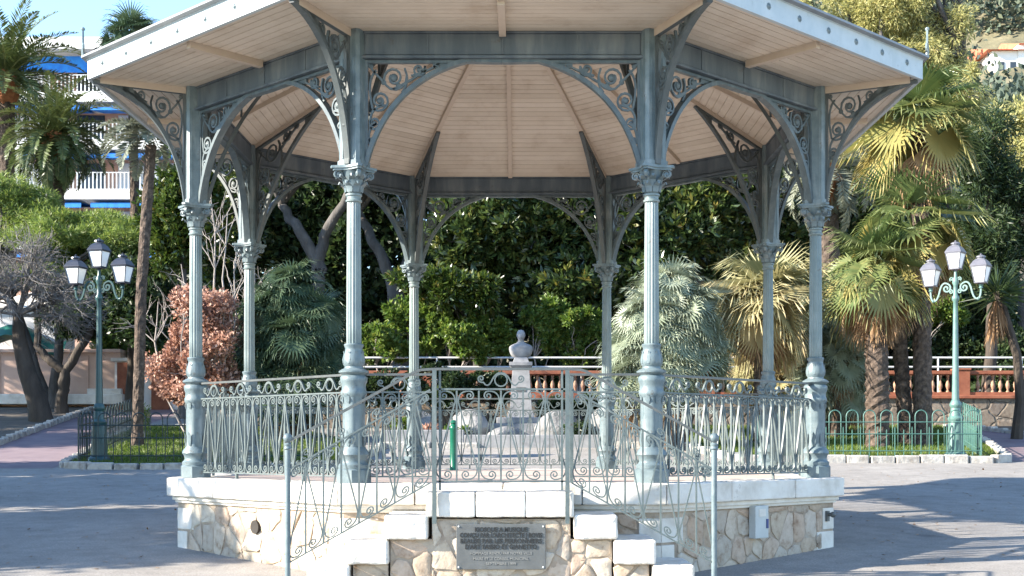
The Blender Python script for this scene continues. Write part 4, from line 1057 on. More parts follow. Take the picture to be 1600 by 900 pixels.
# ------------------------------------------------------------------ lamp posts
def lamp_post(label, loc, rz, green, black, top, sc=1.0):
    root = empty('street_lamp', loc, label, 'street lamp', 'three lantern street lamps', rz); root.scale = (sc,sc,sc)
    mb = MB(); mb.lathe([(0.25,-0.2),(0.25,0.12),(0.22,0.16),(0.18,0.2)], 8, rot=R(22.5)); mb.lathe([(0.18,0.2),(0.155,0.8),(0.15,0.86),(0.17,0.89),(0.17,0.93),(0.12,0.98),(0.10,1.15),(0.13,1.2),(0.13,1.24),(0.085,1.32)], 16)
    mb.build('base', green, root, smooth=35)
    mb = MB(); mb.lathe([(0.08,1.3),(0.072,1.7),(0.052,3.3),(0.05,3.5),(0.08,3.54),(0.08,3.6),(0.05,3.64),(0.045,3.85),(0.075,3.92),(0.06,4.0),(0.035,4.05),(0.03,4.17)], 14); mb.build('shaft', green, root, smooth=40)
    for sg in (-1,1):
        mb = MB()
        P = np.concatenate([spiral((0.20,3.80), 0.10, PI*0.75, 1.3, 1)[::-1], bez((0.13,3.87),(0.30,4.02),(0.36,3.72),9)[1:], bez((0.36,3.72),(0.42,3.48),(0.52,3.55),7)[1:], bez((0.52,3.55),(0.565,3.60),(0.56,3.78),6)[1:]])
        mb.ribbon([(sg*x,0,z) for x,z in P], 0.034, 0.034)
        mb.ribbon([(sg*x,0,z) for x,z in spiral((0.10,3.72), 0.06, 0, 1.4, 1)], 0.022, 0.03); mb.ribbon([(sg*x,0,z) for x,z in spiral((0.085,4.0), 0.05, -1, 1.3, 1)], 0.02, 0.026)
        mb.ball((sg*0.50,0,3.535), 0.035, 8); mb.lathe([(0.05,3.76),(0.03,3.80),(0.06,3.83)], 10, (sg*0.56,0,0))
        mb.build('arm', green, root, smooth=35)
    def lantern(x, z):
        mb = MB(); b0, b1, h = 0.105, 0.165, 0.345
        q = lambda i, t: ((b0+(b1-b0)*t)*(1 if i in (0,3) else -1), (b0+(b1-b0)*t)*(1 if i < 2 else -1), h*t)
        for i in range(4): mb.bar(q(i,0), q(i,1), 0.018, 0.018)
        mb.box((0,0,0.0), (0.23,0.23,0.03)); mb.box((0,0,h), (0.35,0.35,0.025))
        mb.lathe([(0.03,-0.06),(0.07,-0.01)], 8)
        lt = mb.build('lantern', black, root, (x,0,z))
        gm = MB(); i0 = b0-0.006; i1 = b1-0.006
        V = [(i0,i0,0.016),(-i0,i0,0.016),(-i0,-i0,0.016),(i0,-i0,0.016),(i1,i1,h-0.014),(-i1,i1,h-0.014),(-i1,-i1,h-0.014),(i1,-i1,h-0.014)]
        gm.add(V, [(0,1,5,4),(1,2,6,5),(2,3,7,6),(3,0,4,7),(3,2,1,0),(4,5,6,7)]); gm.build('glass', M['opal'], lt)
        cm = MB(); cm.lathe([(0.262,h+0.012),(0.252,h+0.03),(0.185,h+0.12),(0.12,h+0.165)], 4, rot=R(45)); cm.lathe([(0.085,h+0.16),(0.085,h+0.19),(0.105,h+0.20),(0.10,h+0.225),(0.05,h+0.25),(0.02,h+0.255),(0.025,h+0.28),(0.004,h+0.29)], 12); cm.build('cap', top, lt)
    lantern(0,4.22); lantern(-0.56,3.88); lantern(0.56,3.88)
    return root
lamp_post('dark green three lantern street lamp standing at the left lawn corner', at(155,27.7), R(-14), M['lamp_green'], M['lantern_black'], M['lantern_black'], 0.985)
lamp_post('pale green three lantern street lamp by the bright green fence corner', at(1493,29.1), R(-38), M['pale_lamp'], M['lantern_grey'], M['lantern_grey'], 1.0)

# ------------------------------------------------------------------ bust and stones
Zb = 34.6; bx0, by0 = wx(814,Zb), wy(Zb); bz0 = g(by0)
root = empty('bust_monument', (bx0,by0,bz0), 'pale marble bust on a tall tapering pedestal', 'monument'); root.scale = (0.97,0.97,0.90)
mb = MB(); mb.box((0,0,0.08),(2.5,1.9,0.3)); mb.box((0,0,0.33),(1.9,1.4,0.2)); mb.box((0,0,0.52),(1.3,1.1,0.18)); mb.build('stepped_base', M['marble'], root, bevel=0.02)
mb = MB()
def taper(mb, w0, w1, z0, z1):
    V = [(-w0,-w0,z0),(w0,-w0,z0),(w0,w0,z0),(-w0,w0,z0),(-w1,-w1,z1),(w1,-w1,z1),(w1,w1,z1),(-w1,w1,z1)]
    mb.add(V, [(0,3,2,1),(4,5,6,7),(0,1,5,4),(1,2,6,5),(2,3,7,6),(3,0,4,7)])
taper(mb,0.36,0.33,0.61,0.80); taper(mb,0.30,0.225,0.80,2.05); taper(mb,0.25,0.31,2.05,2.12); taper(mb,0.31,0.31,2.12,2.22); taper(mb,0.22,0.17,2.22,2.36)
mb.build('pedestal', M['marble'], root, bevel=0.008)
mb = MB(); mb.box((0,-0.268,1.42),(0.26,0.02,0.13)); mb.build('name_panel', M['plaque'], root)
secs = [(2.35,0.15,0.11,0),(2.39,0.25,0.14,0),(2.48,0.295,0.155,0),(2.60,0.325,0.165,0),(2.68,0.315,0.155,0.005),(2.735,0.25,0.135,0.005),(2.775,0.15,0.105,0),(2.81,0.095,0.09,-0.005),(2.86,0.075,0.082,-0.01),(2.90,0.085,0.10,-0.02),(2.94,0.10,0.122,-0.02),(3.00,0.108,0.128,-0.015),(3.06,0.112,0.13,-0.01),(3.11,0.10,0.12,-0.005),(3.15,0.07,0.09,0),(3.17,0.02,0.03,0)]
V = []; F = []; n = 20
for (z, a, b, yo) in secs:
    for k in range(n):
        t = 2*PI*k/n; x = a*math.cos(t); y = b*math.sin(t)+yo
        if math.sin(t) < -0.97 and 2.95 < z < 3.03: y -= 0.030          # nose
        if math.sin(t) < -0.85 and 3.03 < z < 3.09: y += 0.012          # eye sockets
        if math.sin(t) < -0.9 and 2.89 < z < 2.96: y -= 0.014          # beard
        if abs(math.cos(t)) > 0.95 and 2.95 < z < 3.05: x *= 1.12       # ears
        V.append((x,y,z))
for i in range(len(secs)-1):
    for k in range(n):
        l = (k+1) % n; F.append((i*n+k,i*n+l,(i+1)*n+l,(i+1)*n+k))
F.append(tuple(range(n-1,-1,-1))); F.append(tuple(range((len(secs)-1)*n,len(secs)*n)))
mb = MB(); mb.add(V,F); mb.build('bust', M['marble'], root, smooth=60)
def boulder(label, loc, sz, seed, mat='boulder'):
    rng = np.random.default_rng(seed); bm = bmesh.new(); bmesh.ops.create_icosphere(bm, subdivisions=3, radius=1)
    ax = rand_dir(7, rng); of = rng.uniform(0.55,0.95,7)
    for v in bm.verts:
        p = np.array(v.co)
        for a, o in zip(ax, of):
            dd = p@a-o
            if dd > 0: p = p-a*dd*0.85
        p += rng.normal(0,0.012,3); v.co = Vector(p*np.array(sz))
    me = bpy.data.meshes.new('boulder'); bm.to_mesh(me); bm.free(); me.materials.append(M[mat]); me.shade_smooth(); me.set_sharp_from_angle(angle=R(35))
    o = bpy.data.objects.new('boulder', me); COL.objects.link(o); o.location = loc; o.rotation_euler = (0,0,rng.uniform(0,6)); tag(o, label, 'boulder', 'pale boulders around the monument')
boulder('largest pale boulder, left of the bust pedestal', (bx0-1.25,by0-1.3,g(by0-1.3)+0.25), (0.75,0.6,0.62), 1)
boulder('grey rounded boulder right of the bust pedestal', (bx0+0.95,by0-1.2,g(by0-1.2)+0.22), (0.62,0.5,0.6), 2)
boulder('low sunlit boulder in front of the bust pedestal', (bx0-0.35,by0-1.75,g(by0-1.75)+0.1), (0.75,0.45,0.36), 3)
boulder('tall pale boulder seen beside the back right column', (bx0+2.15,by0-1.5,g(by0-1.5)+0.25), (0.5,0.45,0.75), 4)
boulder('pale boulder left of the group, beside the flower bed', (bx0-2.6,by0-1.0,g(by0-1)+0.2), (0.55,0.5,0.6), 5)
mb = MB(); yl = 15.3
for (x0, x1, h) in ((-3.2,-1.25,0.42),(-1.25,2.1,0.30),(2.1,3.7,0.42)): mb.box(((x0+x1)/2,yl+0.002*h,g(yl)+h/2-0.05), (x1-x0-0.004,0.35,h+0.1))
o = mb.build('bed_wall', M['marble'], bevel=0.02); tag(o, 'low pale stone wall edging the bed before the bust', 'wall')

# ------------------------------------------------------------------ peach wall, shed, pillars on the left
Zw = 47.0; zw = g(wy(Zw))
root = empty('garden_wall', (wx(60,Zw),wy(Zw),zw), 'peach rendered garden wall with a white ledge behind the left lamp', 'wall')
x0, x1 = wx(-120,Zw)-wx(60,Zw), wx(188,Zw)-wx(60,Zw)
mb = MB(); mb.box(((x0+x1)/2,0.5,0.85), (x1-x0,1.0,2.3)); 
for px in (-60,0,45,90,138): mb.box((wx(px,Zw)-wx(60,Zw),-0.01,0.95),(0.03,0.05,1.9))
mb.build('wall', M['peach'], root)
mb = MB(); mb.box(((x0+x1)/2,0.45,2.05), (x1-x0+0.1,1.25,0.12)); mb.build('coping', M['peach'], root, bevel=0.02)
mb = MB(); mb.box(((x0+x1)/2+0.2,-0.55,0.30), (x1-x0+0.4,1.0,0.36)); mb.box((x1-0.3,-0.5,0.55),(1.2,0.8,0.25)); mb.build('ledge', M['white_stone'], root, bevel=0.03)
root = empty('pillar_wall', (wx(215,46.5),wy(46.5),g(wy(46.5))), 'low white and brick pillared wall behind the slender palm', 'wall')
mb = MB(); mb.box((0.9,0.1,0.75), (3.4,0.25,1.9)); mb.build('wall', M['white_wall'], root)
for i, x in enumerate((-0.35,0.85,2.0)):
    mb = MB(); mb.box((x,-0.06,0.8),(0.62,0.3,1.7)); mb.build('brick_panel', M['terracotta'], root)
mb = MB(); mb.box((0.9,0.1,1.75),(3.6,0.5,0.12)); mb.build('coping', M['white_stone'], root)
root = empty('kiosk', (wx(48,49),wy(49),g(wy(49))), 'small pale kiosk with a green tarpaulin behind the peach wall', 'kiosk')
mb = MB(); mb.box((0,0,1.7),(2.6,2,3.6)); mb.build('wall', M['shutter'], root)
mb = MB(); V = [(-1.5,-1.2,3.5),(1.5,-1.2,3.5),(1.5,1.2,3.5),(-1.5,1.2,3.5),(0,0,4.2)]; mb.add(V,[(0,1,4),(1,2,4),(2,3,4),(3,0,4),(3,2,1,0)]); mb.build('roof', M['white_stone'], root)
mb = MB()
P = [(-0.8+0.35*i, -1.7, 2.45+0.35*math.sin(i*0.7)) for i in range(9)]
V = []; 
for (x,y,z) in P: V += [(x,y,z-0.5),(x,y-0.5,z-0.35),(x,y-0.2,z+0.02),(x,y+0.5,z+0.1)]
mb.add(V, [(4*i+k,4*i+k+1,4*i+k+5,4*i+k+4) for i in range(8) for k in range(3)]); mb.build('tarpaulin', M['tarp'], root, smooth=60)

# ------------------------------------------------------------------ apartment building on the left
Za = 82.0; xa0, xa1 = wx(-60,Za), wx(300,Za); ya = wy(Za)
root = empty('apartment_building', ((xa0+xa1)/2,ya,5.5), 'white apartment building with railed balconies and blue awnings behind the palms', 'building')
W = xa1-xa0; bot = 5.5
def LZ(py): return wz(py,Za)-bot
mb = MB(); mb.box((0,6,LZ(92)/2-0.5), (W,10,LZ(92)+1)); mb.build('wall', M['salmon'], root)
mb = MB(); mb.box((0,4.6,LZ(85)), (W+1,14,0.7)); mb.build('roof', M['white_wall'], root)
for i, py in enumerate((163,236,312,388)):
    zs = LZ(py); mb = MB(); mb.box((0,-0.4,zs), (W,3.0,0.62)); mb.build('balcony', M['white_wall'], root)
    mb = MB(); mb.box((0,-1.80,zs+1.32),(W,0.06,0.06))
    for k in range(int(W/0.24)): mb.box((-W/2+0.12+0.24*k,-1.80,zs+0.80),(0.085,0.05,1.0))
    mb.build('railing', M['white_metal'], root)
    for (u0, u1) in ((-0.47,-0.27),(-0.22,0.06),(0.1,0.47)):
        mb = MB(); x0, x1 = u0*W, u1*W; zt_ = zs-0.30
        mb.add([(x0,0.9,zt_),(x1,0.9,zt_),(x1,-1.75,zt_-0.20),(x0,-1.75,zt_-0.20),(x1,-1.78,zt_-0.50),(x0,-1.78,zt_-0.50),(x0,0.9,zt_-0.05),(x1,0.9,zt_-0.05)],[(0,1,2,3),(3,2,4,5),(5,4,7,6)])
        mb.build('awning', M['awning'], root)
    for (u0, u1, mt) in ((-0.44,-0.34,'glass'),(-0.30,-0.14,'shutter'),(-0.02,0.10,'glass'),(0.16,0.46,'shutter')):
        mb = MB(); mb.box(((u0+u1)*W/2,0.98,zs+1.4),((u1-u0)*W,0.1,2.1)); mb.build('window', M[mt], root)
mb = MB(); mb.box((0,-1.4,LZ(92)-0.75),(W*0.8,0.05,1.0)); mb.build('awning', M['awning'], root)
# house on the hill
Zh = 112.0; root = empty('hillside_house', (wx(1592,Zh),wy(Zh),wz(143,Zh)), 'white house with a red tiled roof high on the hillside', 'house')
mb = MB(); mb.box((0,4,1.0),(4.6,8,5.0)); mb.box((1.6,3.8,1.3),(3.4,7.84,5.4)); mb.build('wall', M['white_wall'], root)
mb = MB()
for (cx_, w_, z_) in ((-0.2,5.2,3.45),(1.8,3.8,3.95)):
    V = [(cx_-w_/2,-0.5,z_),(cx_+w_/2,-0.5,z_),(cx_+w_/2,8.3,z_),(cx_-w_/2,8.3,z_),(cx_-w_/2,3.9,z_+1.3),(cx_+w_/2,3.9,z_+1.3)]
    mb.add(V,[(0,1,5,4),(2,3,4,5),(0,4,3),(1,2,5),(3,2,1,0)])
mb.build('roof', M['roof_tile'], root)
for x in (-1.5,-0.5,0.9,2.2):
    mb = MB(); mb.box((x,0.0 if x < 0.2 else -0.02,2.0),(0.5,0.12,1.0)); mb.build('window', M['glass'], root)

# ------------------------------------------------------------------ palms
def feather_palm(label, base, top, n, Lf, r0, r1, seed, lm='phoenix', group=None, heart=True, **kw):
    rng = np.random.default_rng(seed); b = np.array(base); root = empty('date_palm', base, label, 'palm tree', group); c = np.array(top)-b
    mid = c*np.array([0.3,0.3,0.5]); palm_trunk([(0,0,-0.2), mid, c-np.array([0,0,0.3])], r0, r1, 0.07, rng=rng, rings=50).build('trunk', M['palm_bark'], root)
    if heart:
        mb = MB(); mb.lathe([(r1,-1.1),(r1*1.5,-0.7),(r1*1.6,-0.2),(r1*1.1,0.25),(0.05,0.4)], 12, tuple(c), mod=lambda k,z: 1.0 if k % 2 else 0.86); mb.build('leaf_bases', M['rust_fibre'], root)
    V, F, t = feather_crown(c, n, Lf, rng, **kw); fast_mesh('fronds', V, F, L[lm], root, t); return root
def fan_palm(label, base, top, n, Rb, lp, r0, r1, seed, lm='fan', dead=0, name='fan_palm', group=None, lean=None, skirt=0.8, **kw):
    rng = np.random.default_rng(seed); b = np.array(base); root = empty(name, base, label, 'palm tree', group); c = np.array(top)-b
    if r0 > 0:
        mid = c*np.array([0.35,0.35,0.5])+(np.array(lean) if lean else 0); palm_trunk([(0,0,-0.2), mid, c], r0, r1, 0.10, rng=rng, rings=60, flare=1.25).build('trunk', M['palm_bark'], root)
    V, F, t = fan_crown(c, n, Rb, lp, rng, **kw); fast_mesh('fronds', V, F, L[lm], root, t)
    if dead:
        V, F, t = fan_crown(c-np.array([0,0,0.25]), dead, Rb*0.85, lp*skirt, rng, e_hi=-35, e_lo=-80, droop=0.7, spread=75, seg=22); fast_mesh('dead_leaves', V, F, L['dead'], root, t)
    return root
def top(px, py, Z): return (wx(px,Z), wy(Z), wz(py,Z))
feather_palm('tall date palm with long arching fronds at the far left', at(12,53), top(10,122,53), 64, 3.7, 0.34, 0.32, 21, st=56, leaf=0.55, wd=0.065, droop=80)
feather_palm('shorter date palm with drooping fronds in front of the apartment balconies', at(88,51), top(86,215,51), 84, 2.55, 0.34, 0.32, 22, st=52, leaf=0.46, wd=0.06, droop=95, e_lo=-45)
feather_palm('very slender tall palm with a thin sparse crown beside the left column', at(214,31.5), top(236,208,31.5), 30, 1.45, 0.13, 0.125, 23, lm='grey_palm', e_hi=60, e_lo=-15, droop=75, leaf=0.36, wd=0.05, heart=False)
fan_palm('fan palm whose top shows above the left eave', at(215,54,z=2.0), top(205,62,54), 34, 0.85, 0.75, 0.2, 0.17, 24, lm='fan_dark', e_lo=-10)
G3 = 'stout fan palms behind the bright green fence'
fan_palm('thick trunked fan palm, left of the three with the broad lower crown', at(1372,31.4), top(1366,425,31.4), 26, 1.0, 0.80, 0.28, 0.25, 31, dead=20, group=G3, e_lo=-45, tone=(0.85,0.25), droop=0.15)
fan_palm('leaning fan palm trunk, middle of the three, with bright fan leaves', at(1418,32.2), top(1428,362,32.2), 26, 1.1, 0.95, 0.18, 0.17, 32, dead=20, group=G3, lean=(-0.25,0,0), e_lo=-45, tone=(0.95,0.25), droop=0.12)
fan_palm('tallest of the three fan palms, with the highest crown', at(1442,31.8), top(1436,198,32.4), 26, 1.15, 0.95, 0.23, 0.19, 33, dead=26, group=G3, e_lo=-40, tone=(0.9,0.2), droop=0.15)
feather_palm('greyish feather palm hanging behind the right columns', at(1300,36), top(1292,272,36), 44, 1.9, 0.3, 0.28, 34, lm='grey_palm', droop=120, e_hi=70, e_lo=-55, leaf=0.42, wd=0.045)
fan_palm('yellowish fan palm with a short shaggy trunk right of the bust', at(1190,32.3), top(1192,470,32.3), 30, 1.35, 0.62, 0.22, 0.18, 35, lm='fan_yellow', dead=8, e_lo=-50, droop=0.25, tone=(0.9,0.2), seg=36)
def fan_clump(label, base, heads, seed, lm, Rb=0.55, n=34, group=None, dead=4):
    rng = np.random.default_rng(seed); root = empty('fan_palm_bush', base, label, 'palm bush', group); parts = []; tn = []; o = 0; mb = MB(); dp = []; dt = []
    for (x, y, z) in heads:
        mb.tube([(x*0.35,y*0.35,-0.1),(x*0.8,y*0.8,z*0.5),(x,y,z)], [0.11,0.12,0.10], 8)
        V, F, t = fan_crown((x,y,z), n, Rb, 0.5, rng, e_lo=-35, droop=0.06, spread=140, seg=28, blade=(35,95)); parts.append((V,F)); tn.append(t)
        if dead: V, F, t = fan_crown((x,y,z-0.2), dead, Rb*0.9, 0.4, rng, e_hi=-40, e_lo=-75, droop=0.6, spread=80, seg=16); dp.append((V,F)); dt.append(t)
    mb.build('trunk', M['palm_bark'], root)
    V, F = pack(parts); fast_mesh('fronds', V, F, L[lm], root, np.concatenate(tn))
    if dp: V, F = pack(dp); fast_mesh('dead_leaves', V, F, L['dead'], root, np.concatenate(dt))
    return root
fan_clump('silvery fan palm bush left of the yellow palm', at(1045,31.5), [(0.05,0,3.75),(-0.4,-0.2,3.1),(0.45,-0.1,3.2),(0.1,-0.3,2.5),(-0.7,0,2.3),(0.75,0.1,2.3),(-0.1,-0.5,1.6),(-0.9,-0.1,1.5)], 41, 'fan_silver', 0.62, 44)
fan_clump('dark green fan palm bush behind the front right column', at(1300,34.2), [(0,0,3.5),(0.35,-0.2,2.8),(-0.4,0.1,2.6),(0.1,-0.3,1.9),(-0.5,-0.1,1.5),(0.5,0,1.3)], 42, 'fan_silver', 0.6)
fan_clump('pale fan palm bush behind the yellow palm', at(1235,35), [(0,0,3.0),(-0.5,-0.1,2.4),(0.4,-0.1,2.2),(-0.9,0,1.6),(0,-0.3,1.3)], 43, 'fan_yellow', 0.6)
fan_clump('large dark fan palm bush left of the bust', at(455,34), [(0,0,3.75),(-0.5,-0.1,3.2),(0.55,-0.1,3.1),(0.1,-0.4,2.5),(-0.7,0,2.1),(0.8,0.1,2.0),(0.3,-0.4,1.3),(-0.4,-0.4,1.2)], 44, 'fan_dark', 0.7, 40, dead=2)
# yucca on the right
rng = np.random.default_rng(51); b = at(1588,34.5); root = empty('yucca', b, 'dark yucca with a leaning trunk and a skirt of dry leaves at the right edge', 'yucca')
c = np.array(top(1558,455,34.5))-np.array(b); mb = MB(); mb.tube([(0,0,-0.1),(0.1,0,1.0),(0.02,0,2.2),tuple(c)], [0.17,0.13,0.12,0.12], 8); mb.tube([(0.06,0,0.9),(0.5,0.1,2.1),(0.65,0.1,3.3)], [0.1,0.07,0.06], 7); mb.build('trunk', M['dark_bark'], root)
def swords(c, n, Ln, wd, rng, zlo, zhi, lm, nm):
    D = rand_dir(n, rng); D[:,2] = rng.uniform(zlo, zhi, n); P = np.array(c)+np.zeros((n,3)); P[:,2] += rng.uniform(-0.25,0.1,n)
    V, F = leaves(P, D, Ln*rng.uniform(0.7,1.1,n), wd, rng, 0.15); fast_mesh(nm, V, F, L[lm], root, np.repeat(rng.uniform(0,1,n),4))
swords(c, 190, 1.05, 0.06, rng, -0.5, 1.2, 'dark', 'leaves'); swords(c-np.array([0,0,0.15]), 130, 1.15, 0.055, rng, -4.5, -2.0, 'dead', 'dry_leaves')

# ------------------------------------------------------------------ broad-leaved trees and shrubs
def gm(px, py, Z, base):    # point at pixel & depth relative to a base
    return (wx(px,Z)-base[0], wy(Z)-base[1], wz(py,Z)-base[2])
rngb = np.random.default_rng(77)
GF = 'big dark ficus trees on the terrace'
def ficus(label, px, Z, fork, crowns, seed, n=26000):
    b = (wx(px,Z), wy(Z), TZ-0.05); st = []
    for br in fork: st.append([(0,0,-0.1)]+[gm(x,y,Z+dz,b) for x,y,dz in br])
    cl = []
    for (x,y,dz,ax,ay,az) in crowns: cl += blob_clumps(gm(x,y,Z+dz,b), (ax,ay,az), 9, rngb)
    return leafy_tree('ficus_tree', label, 'tree', b, st, cl, n, 0.30, 0.105, L['ficus'], M['bark'], seed, GF, r0=0.27, per=7, up=0.35, sub=26, subr=0.3)
ficus('pale trunked ficus with forked limbs left of the bust', 492, 43, [[(497,420,0),(470,360,0),(440,320,1)],[(497,420,0),(505,370,0),(545,300,-1)]], [(440,235,0,2.6,2.2,1.5),(540,240,0,2.4,2.2,1.4)], 61, 16000)
ficus('ficus with crossing grey limbs behind the front left column', 630, 44, [[(615,450,0),(590,390,0),(560,330,1)],[(625,430,0),(650,390,0),(690,350,-1)]], [(600,240,0,2.5,2.4,1.5),(690,255,-1,2.5,2.2,1.6)], 62, 16000)
ficus('dense ficus hanging low left of the bust', 745, 42, [[(745,430,0),(740,370,0)]], [(740,385,-1,2.2,1.7,1.9),(710,470,-1.5,1.5,1.1,0.9),(790,340,-1,1.8,1.6,1.6)], 63)
ficus('dense ficus hanging low right of the bust', 900, 42, [[(900,430,0),(890,370,0)]], [(880,455,-1.6,1.9,1.2,0.9),(870,400,-1,2.3,1.8,2.0),(950,370,-1,2.2,1.8,2.2),(845,330,-1,1.8,1.5,1.5)], 64, 28000)
ficus('dense ficus behind the front right column', 1090, 42, [[(1090,430,0),(1085,350,0)]], [(1060,350,-1,2.4,1.9,2.2),(1150,330,-1,2.4,1.9,2.2),(1110,270,-1,2.8,1.9,1.8)], 65, 28000)
ficus('dark ficus at the right behind the feather palm', 1240, 43, [[(1240,430,0),(1230,350,0)]], [(1240,380,0,2.2,1.8,2.4),(1300,330,1,2.4,1.9,2.4)], 66, 18000)
b = (wx(555,48), wy(48), TZ)
leafy_tree('evergreen_tree', 'dark evergreen tree filling the gap behind the forked ficus', 'tree', b, [[(0,0,-0.1),(0,0,4)]], blob_clumps(gm(560,380,48,b),(3.6,1.5,3.2),16,rngb,0.40,0.85)+blob_clumps(gm(450,360,48,b),(2.2,1.4,2.6),9,rngb), 26000, 0.32, 0.16, L['dark'], M['dark_bark'], 69, r0=0.2, per=4, sub=20)
# dark hedge behind them
rng = np.random.default_rng(70); hb = (2.0, wy(51), TZ); root = empty('hedge', hb, 'tall dark evergreen hedge behind the ficus trees', 'hedge')
cl = [(x, rng.uniform(-0.8,0.8), z+rng.uniform(-0.6,0.6), 2.0, 1.4, 2.0) for x in np.arange(-14,20,2.2) for z in ((1.2,4.0,6.8,9.4,12.0) if x < 9 else (1.2,4.0,6.0))]
crown('foliage', cl, 90000, 0.46, 0.25, L['dark'], rng, root, sub=16)
mb = MB()
for x in np.arange(-14,24,2.2): mb.tube([(x,0,-0.1),(x+0.2,0.1,4),(x-0.1,0,9)], [0.2,0.15,0.06], 7)
mb.build('stems', M['dark_bark'], root)
# bright shrubs on the terrace edge
GS = 'bright green shrubs along the terrace'
for i, (px, py, Z, ax, az, lab) in enumerate(((600,530,39.8,0.85,0.7,'bright shrub seen right of the front left column'),(655,520,40.4,0.9,0.9,'bright shrub behind the back left column'),(715,530,39.8,0.95,0.8,'rounded bright shrub left of the bust'),(772,535,40.2,0.8,0.65,'small bright shrub just left of the bust'),(848,515,40.0,0.9,0.85,'yellowish bright shrub just right of the bust'),(905,518,39.9,0.95,0.9,'leafy bright shrub between bust and back right column'),(968,535,40.2,0.8,0.75,'bright shrub right of the back right column'))):
    b = (wx(px,Z), wy(Z), TZ); c = gm(px,py,Z,b)
    leafy_tree('shrub', lab, 'shrub', b, [[(0,0,-0.1),(0.1,0,c[2]*0.5)],[(0.05,0,-0.1),(-0.25,0.1,c[2]*0.6)]], blob_clumps(c,(ax*1.15,0.8,az*1.2),11,rngb,0.34,0.9), 7000, 0.15, 0.075, L['shrub'], M['twig'], 80+i, GS, r0=0.05, sub=12, subr=0.36, per=5)
b = (wx(735,40.5), wy(40.5), TZ)
leafy_tree('magnolia_bush', 'glossy bush with sunlit leaves left of the bust under the dark ficus', 'bush', b, [[(0,0,-0.1),(0,0,1.6)]], blob_clumps(gm(690,440,39.3,b),(1.5,0.9,0.75),7,rngb)+blob_clumps(gm(745,455,39.5,b),(1.2,0.8,0.7),6,rngb), 9000, 0.24, 0.085, L['magnolia'], M['bark'], 90, per=6, r0=0.1)
# left side
b = at(285,42)
leafy_tree('magnolia_tree', 'glossy leaved magnolia tree left of the bandstand', 'tree', b, [[(0,0,-0.1),(0.1,0,2.5),(0,0,5.5)]], blob_clumps(gm(285,335,42,b),(1.4,1.3,2.9),16,rngb,0.40)+blob_clumps(gm(300,255,42,b),(1.0,1.0,1.3),6,rngb), 17000, 0.24, 0.095, L['magnolia'], M['bark'], 91, per=6, r0=0.16)
b = at(350,47)
leafy_tree('evergreen_tree', 'dark evergreen tree behind the copper bush', 'tree', b, [[(0,0,-0.1),(0,0,3.5)]], blob_clumps(gm(365,375,47,b),(2.1,1.4,2.9),12,rngb), 15000, 0.24, 0.10, L['ficus'], M['dark_bark'], 92, r0=0.18)
b = at(315,33.2)
leafy_tree('copper_bush', 'copper brown leafed bush left of the bandstand', 'bush', b, [[(0,0,-0.1),(0.1,0,1.6)],[(0.1,0,-0.1),(-0.4,0,1.7)],[(0,0.1,-0.1),(0.5,0.1,1.7)]], blob_clumps(gm(312,550,33.2,b),(1.25,1.0,1.55),30,rngb,0.28,0.92)+blob_clumps(gm(285,612,33,b),(0.8,0.7,0.5),5,rngb)+blob_clumps(gm(335,490,33.2,b),(0.75,0.7,0.9),6,rngb), 13500, 0.10, 0.085, L['copper'], M['twig'], 93, r0=0.06, sub=10, subr=0.42)
rng = np.random.default_rng(94); b = at(345,35.2); root = empty('bare_sapling', b, 'leafless pale stemmed saplings rising above the copper bush', 'sapling'); mb = MB()
for (x, tx, h, ty) in ((-0.9,-1.0,4.6,0),(-0.35,-0.25,6.4,0.1),(0.1,0.15,6.0,-0.1),(0.5,0.45,5.2,0),(0.75,0.9,4.6,0.1),(-1.4,-1.75,3.6,0)):
    P = [(x*0.6,0,-0.1)] + [(x+(tx-x)*t+rng.normal(0,0.07), ty+rng.normal(0,0.07), h*t) for t in (0.3,0.5,0.7,0.85,1.0)]
    mb.tube(P, np.linspace(0.042,0.012,6), 6)
    for _ in range(6):
        q = P[rng.integers(2,5)]; twigs(q, [(rng.normal(0,0.7),rng.normal(0,0.5),0.8)], 0.8, 0.016, 2, rng, mb, 0.5, 2)
mb.build('stems', M['twig'], root)
b = at(80,45.5)
leafy_tree('mimosa_tree', 'light green feathery mimosa tree before the apartment building', 'tree', b, [[(0,0,-0.1),(0.3,0,2.5),(0.2,0,4.5)],[(0,0,-0.1),(-1.0,0,3.0),(-1.8,0,4.8)]], blob_clumps(gm(15,310,45.5,b),(1.9,1.4,1.15),10,rngb)+blob_clumps(gm(80,370,45,b),(2.8,1.6,1.15),10,rngb)+blob_clumps(gm(180,385,45,b),(2.0,1.4,1.6),10,rngb)+blob_clumps(gm(150,345,45.5,b),(1.3,1.0,0.6),7,rngb)+blob_clumps(gm(60,440,45,b),(2.0,1.2,1.0),7,rngb)+blob_clumps(gm(220,385,45.5,b),(0.8,0.8,0.9),5,rngb), 72000, 0.21, 0.026, L['mimosa'], M['bark'], 95, r0=0.2, sub=34, subr=0.21, up=0.1)
b = at(95,43)
leafy_tree('umbrella_tree', 'dark crowned tree on a forked trunk behind the left lamp', 'tree', b, [[(0,0,-0.1),gm(98,620,43,b),gm(102,580,43,b),gm(140,520,43,b),gm(150,470,43.5,b)],[(0,0,-0.1),gm(98,620,43,b),gm(102,580,43,b),gm(75,562,43,b),gm(60,540,43,b),gm(58,480,43,b)]], blob_clumps(gm(150,465,43.5,b),(1.95,1.5,1.25),12,rngb)+blob_clumps(gm(190,440,44.5,b),(1.5,1.4,1.8),9,rngb)+blob_clumps(gm(105,510,43.5,b),(1.3,1.1,0.7),6,rngb), 24000, 0.17, 0.06, L['dark'], M['dark_bark'], 96, r0=0.20, droop=0.3, sub=18)
